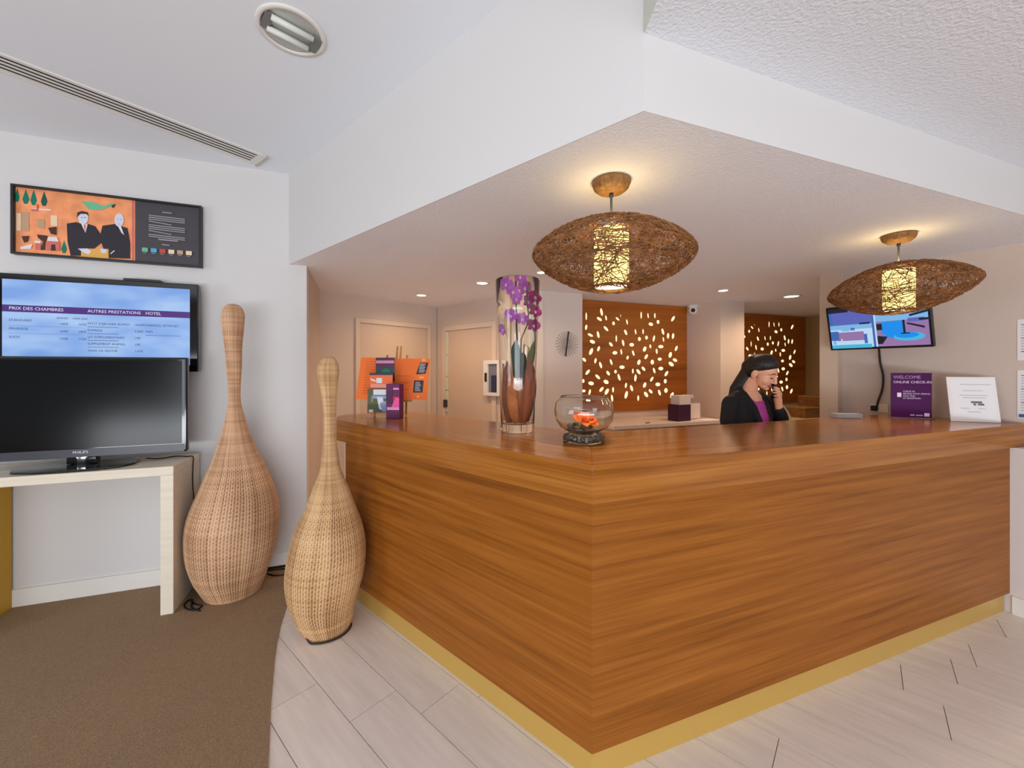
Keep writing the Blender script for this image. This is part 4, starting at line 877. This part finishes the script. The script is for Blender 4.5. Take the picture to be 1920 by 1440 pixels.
# skull, jaw, nose, cheeks, ears, neck
b.ball(H(0, -.012, .035), (.074, .094, .082), 22, 16, mat3=HM)
b.ball(H(0, .030, -.022), (.060, .058, .078), 20, 14, mat3=HM)
b.ball(H(0, .046, -.072), (.040, .036, .034), 16, 12, mat3=HM)
b.ball(H(0, .068, -.093), (.018, .016, .016), 12, 10)
for s_ in (-1, 1):
    b.ball(H(s_*.032, .056, -.034), (.027, .021, .027), 12, 10, mat3=HM)
    b.ball(H(s_*.079, -.014, -.008), (.013, .022, .034), 12, 10, mat3=HM)
    b.cap([H(s_*.012, .080, .028), H(s_*.046, .070, .028)], [.0095, .008], 10)
b.cap([H(0, .086, .02), H(0, .1, -.008), H(0, .107, -.026)], [.009, .0105, .0125], 10)
for s_ in (-1, 1): b.ball(H(s_*.011, .094, -.03), .0085, 10, 8)
b.cap([H(0, -.03, -.05), H(0, -.05, -.10), pw_(0, .0, 1.27), pw_(0, -.01, 1.22)], [.05, .052, .054, .062], 16)
# trunk and limbs
b.cap([pw_(0, -.01, 1.22), pw_(0, -.01, 1.10), pw_(0, 0, 1.0), pw_(0, 0, .9)], [.095, .11, .105, .115])
for s_ in (-1, 1):
    b.cap([pw_(s_*.07, 0, .88), pw_(s_*.08, .01, .48), pw_(s_*.08, -.01, .09)], [.085, .055, .038]); b.cap([pw_(s_*.08, -.03, .045), pw_(s_*.085, .12, .035)], [.038, .03])
sR, eR, wR = pw_(.165, -.01, 1.20), pw_(.205, .03, .95), pw_(.10, .2, .86)
sL, eL, wL = pw_(-.165, .0, 1.20), pw_(-.175, .15, .985), Vector((1.900, 2.845, 1.165))-pc
b.cap([sR, eR, wR], [.046, .038, .024]); b.cap([sL, eL, wL], [.046, .038, .023])
# phone geometry: from left ear to mouth
mouth = H(-.05, .104, -.122); ear = H(-.096, .0, -.012)
ph_d = (mouth-ear).normalized()
outv = (HM @ Vector((-.62, .76, -.1))).normalized()
grip = mouth+(ear-mouth)*.1
pal = grip+outv*.030+ph_d*.012
b.cap([wL, wL+(pal-wL)*.5, pal-Vector((0, 0, .02))], [.023, .026, .028], 12)
b.ball(pal, (.03, .03, .036), 14, 10)
ax = ph_d; side = ph_d.cross(outv).normalized()
tocam = (Vector((0, 0, HC))-(pc+grip)).normalized()
if side.dot(tocam) < 0: side = -side
for k in range(4):
    o = (-.033+.0215*k); Lk = (.9, 1.0, .97, .8)[k]
    base = pal-ax*o+side*.018+outv*.004
    b.cap([base, base+side*.020*Lk-outv*.006, base+side*.026*Lk-outv*.030*Lk, base+side*.012-outv*.048*Lk], [.0088, .0084, .0078, .0068], 8)
tb = pal-side*.02-ax*.02
b.cap([tb, tb-side*.012-ax*.024, tb-side*.006-ax*.05-outv*.014], [.012, .0105, .0085], 8)
# right hand resting on the desk side of the counter
b.ball(wR+pw_(-.03, .05, -.012), (.03, .036, .016), 12, 8)
for k in range(4):
    q = wR+pw_(-.055+.02*k, .075, -.014); b.cap([q, q+fwd*.03*(1-.1*k)-Vector((0, 0, .003)), q+fwd*.052*(1-.1*k)-Vector((0, 0, .014))], [.009, .0085, .007], 8)
q = wR+pw_(-.065, .03, -.012); b.cap([q, q+pw_(-.025, .02, 0), q+pw_(-.03, .045, -.004)], [.011, .0095, .008], 8)
b.fuse('body', SKIN, pr_, .0032, 4)
# blouse and jacket
c_ = Body(); c_.cap([pw_(0, .012, 1.19), pw_(0, .016, 1.15), pw_(0, .026, 1.08), pw_(0, .02, .96)], [.075, .1, .113, .095], 18)
for s_ in (-1, 1): c_.cap([pw_(s_*.062, .0, 1.258), pw_(s_*.05, .062, 1.215), pw_(s_*.012, .115, 1.13)], [.012, .017, .014], 10)
c_.fuse('blouse', BLOUSE, pr_, .006, 4)
j = Body()
for s_ in (-1, 1):
    j.cap([pw_(s_*.045, -.02, 1.262), pw_(s_*.105, -.012, 1.245), pw_(s_*.158, -.005, 1.205)], [.042, .052, .056])
    j.cap([pw_(s_*.105, -.005, 1.19), pw_(s_*.105, .005, 1.06), pw_(s_*.1, 0, .92), pw_(s_*.1, 0, .80)], [.085, .098, .094, .105])
    # lapel front edge leaving a V for the blouse
    j.cap([pw_(s_*.062, .012, 1.27), pw_(s_*.068, .082, 1.18), pw_(s_*.05, .118, 1.06), pw_(s_*.03, .118, .95), pw_(s_*.02, .112, .84)], [.022, .028, .03, .03, .03], 10)
for s_ in (-1, 1): j.cap([pw_(s_*.02, -.062, 1.30), pw_(s_*.062, -.03, 1.285), pw_(s_*.075, .03, 1.25)], [.03, .03, .026], 10)
j.cap([pw_(0, -.045, 1.255), pw_(0, -.06, 1.15), pw_(0, -.05, .95), pw_(0, -.045, .82)], [.062, .085, .085, .1])
j.cap([sR, pw_(.20, .0, 1.08), eR], [.066, .062, .054]); j.cap([eR, eR.lerp(wR, .5), eR.lerp(wR, .86)], [.054, .048, .042])
j.cap([sL, sL.lerp(eL, .5), eL], [.062, .058, .054]); j.cap([eL, eL.lerp(wL, .5), eL.lerp(wL, .88)], [.054, .047, .041])
j.fuse('jacket', SUIT, pr_, .0065, 4)
tr = Body()
for s_ in (-1, 1): tr.cap([pw_(s_*.075, 0, .86), pw_(s_*.082, .01, .48), pw_(s_*.082, -.01, .10)], [.105, .075, .062])
tr.fuse('trousers', SUIT, pr_, .01, 3)
h = Body()
HT = HM @ Matrix.Rotation(math.radians(29), 3, 'X')
h.ball(H(0, -.022, .057), (.084, .098, .080), 22, 16, mat3=HT)
h.ball(H(0, -.055, .01), (.078, .075, .085), 20, 14, mat3=HM)
for s_ in (-1, 1):
    h.cap([H(s_*.02, .045, .098), H(s_*.058, .03, .075), H(s_*.074, .0, .045), H(s_*.074, -.045, .015)], [.007, .008, .010, .018], 10)
h.cap([H(0, -.08, .05), H(0, -.108, .0), H(.0, -.105, -.05), pw_(.035, -.085, 1.30), pw_(.05, -.10, 1.2), pw_(.05, -.10, 1.12)], [.06, .055, .048, .042, .036, .02], 14)
h.fuse('hair', HAIR, pr_, .005, 4)
for s_ in (-1, 1):
    e = MB(); e.ball(H(s_*.031, .0865, .004), (.0135, .006, .0042), 12, 8, mat3=HM); e.build('eye', EYEC, pr_, smooth=True)
    MB().tube([H(s_*.014, .0915, .035), H(s_*.032, .0865, .039), H(s_*.05, .075, .030)], [.0028, .003, .0018], 6).build('eyebrow', HAIR, pr_, smooth=True)
MB().tube([H(-.024, .0765, -.062), H(-.012, .0855, -.067), H(0, .0875, -.068), H(.012, .0855, -.067), H(.024, .0765, -.062)], [.002, .0052, .006, .0052, .002], 8).build('lips', LIPC, pr_, smooth=True)
MB().tube([H(-.017, .0855, -.0655), H(0, .0925, -.067), H(.017, .0855, -.0655)], [.0012, .0024, .0012], 6).build('teeth', mat('teeth', (236, 226, 220), .3), pr_, smooth=True)
MB().ball(H(.081, -.004, -.042), .005, 10, 8).build('earring', CHROME, pr_, smooth=True)
# telephone
ph = thing('telephone_handset', 'black telephone handset held in her hand against her face', 'telephone', tuple(pc))
hb = Body(); nrm = outv
e0, e1 = ear-ph_d*.02, mouth+ph_d*.02
hb.cap([e0, e0.lerp(e1, .2)+nrm*.012, e0.lerp(e1, .8)+nrm*.012, e1], [.022, .014, .014, .021], 12)
hb.fuse('handset', BLACK, ph, .003, 2)
q0 = pc+e1+Vector((.0, -.012, -.018)); q2 = Vector((1.80, 2.62, 1.03)); q1 = Vector((1.985, 2.78, 1.13)); cp = []
for k in range(151):
    u = k/150; p = q0*(1-u)**2+q1*2*u*(1-u)+q2*u*u; a = 2*PI*u*32
    cp.append((p.x+.005*math.cos(a), p.y+.005*math.sin(a), p.z))
cc = MB().tube(cp, .0026, 5).build('telephone_cord', mat('beige_cord', (206, 184, 150), .5), smooth=True); cc.parent = ph; cc.matrix_parent_inverse = Matrix.Translation(-pc); cc['label'] = 'coiled beige cord'
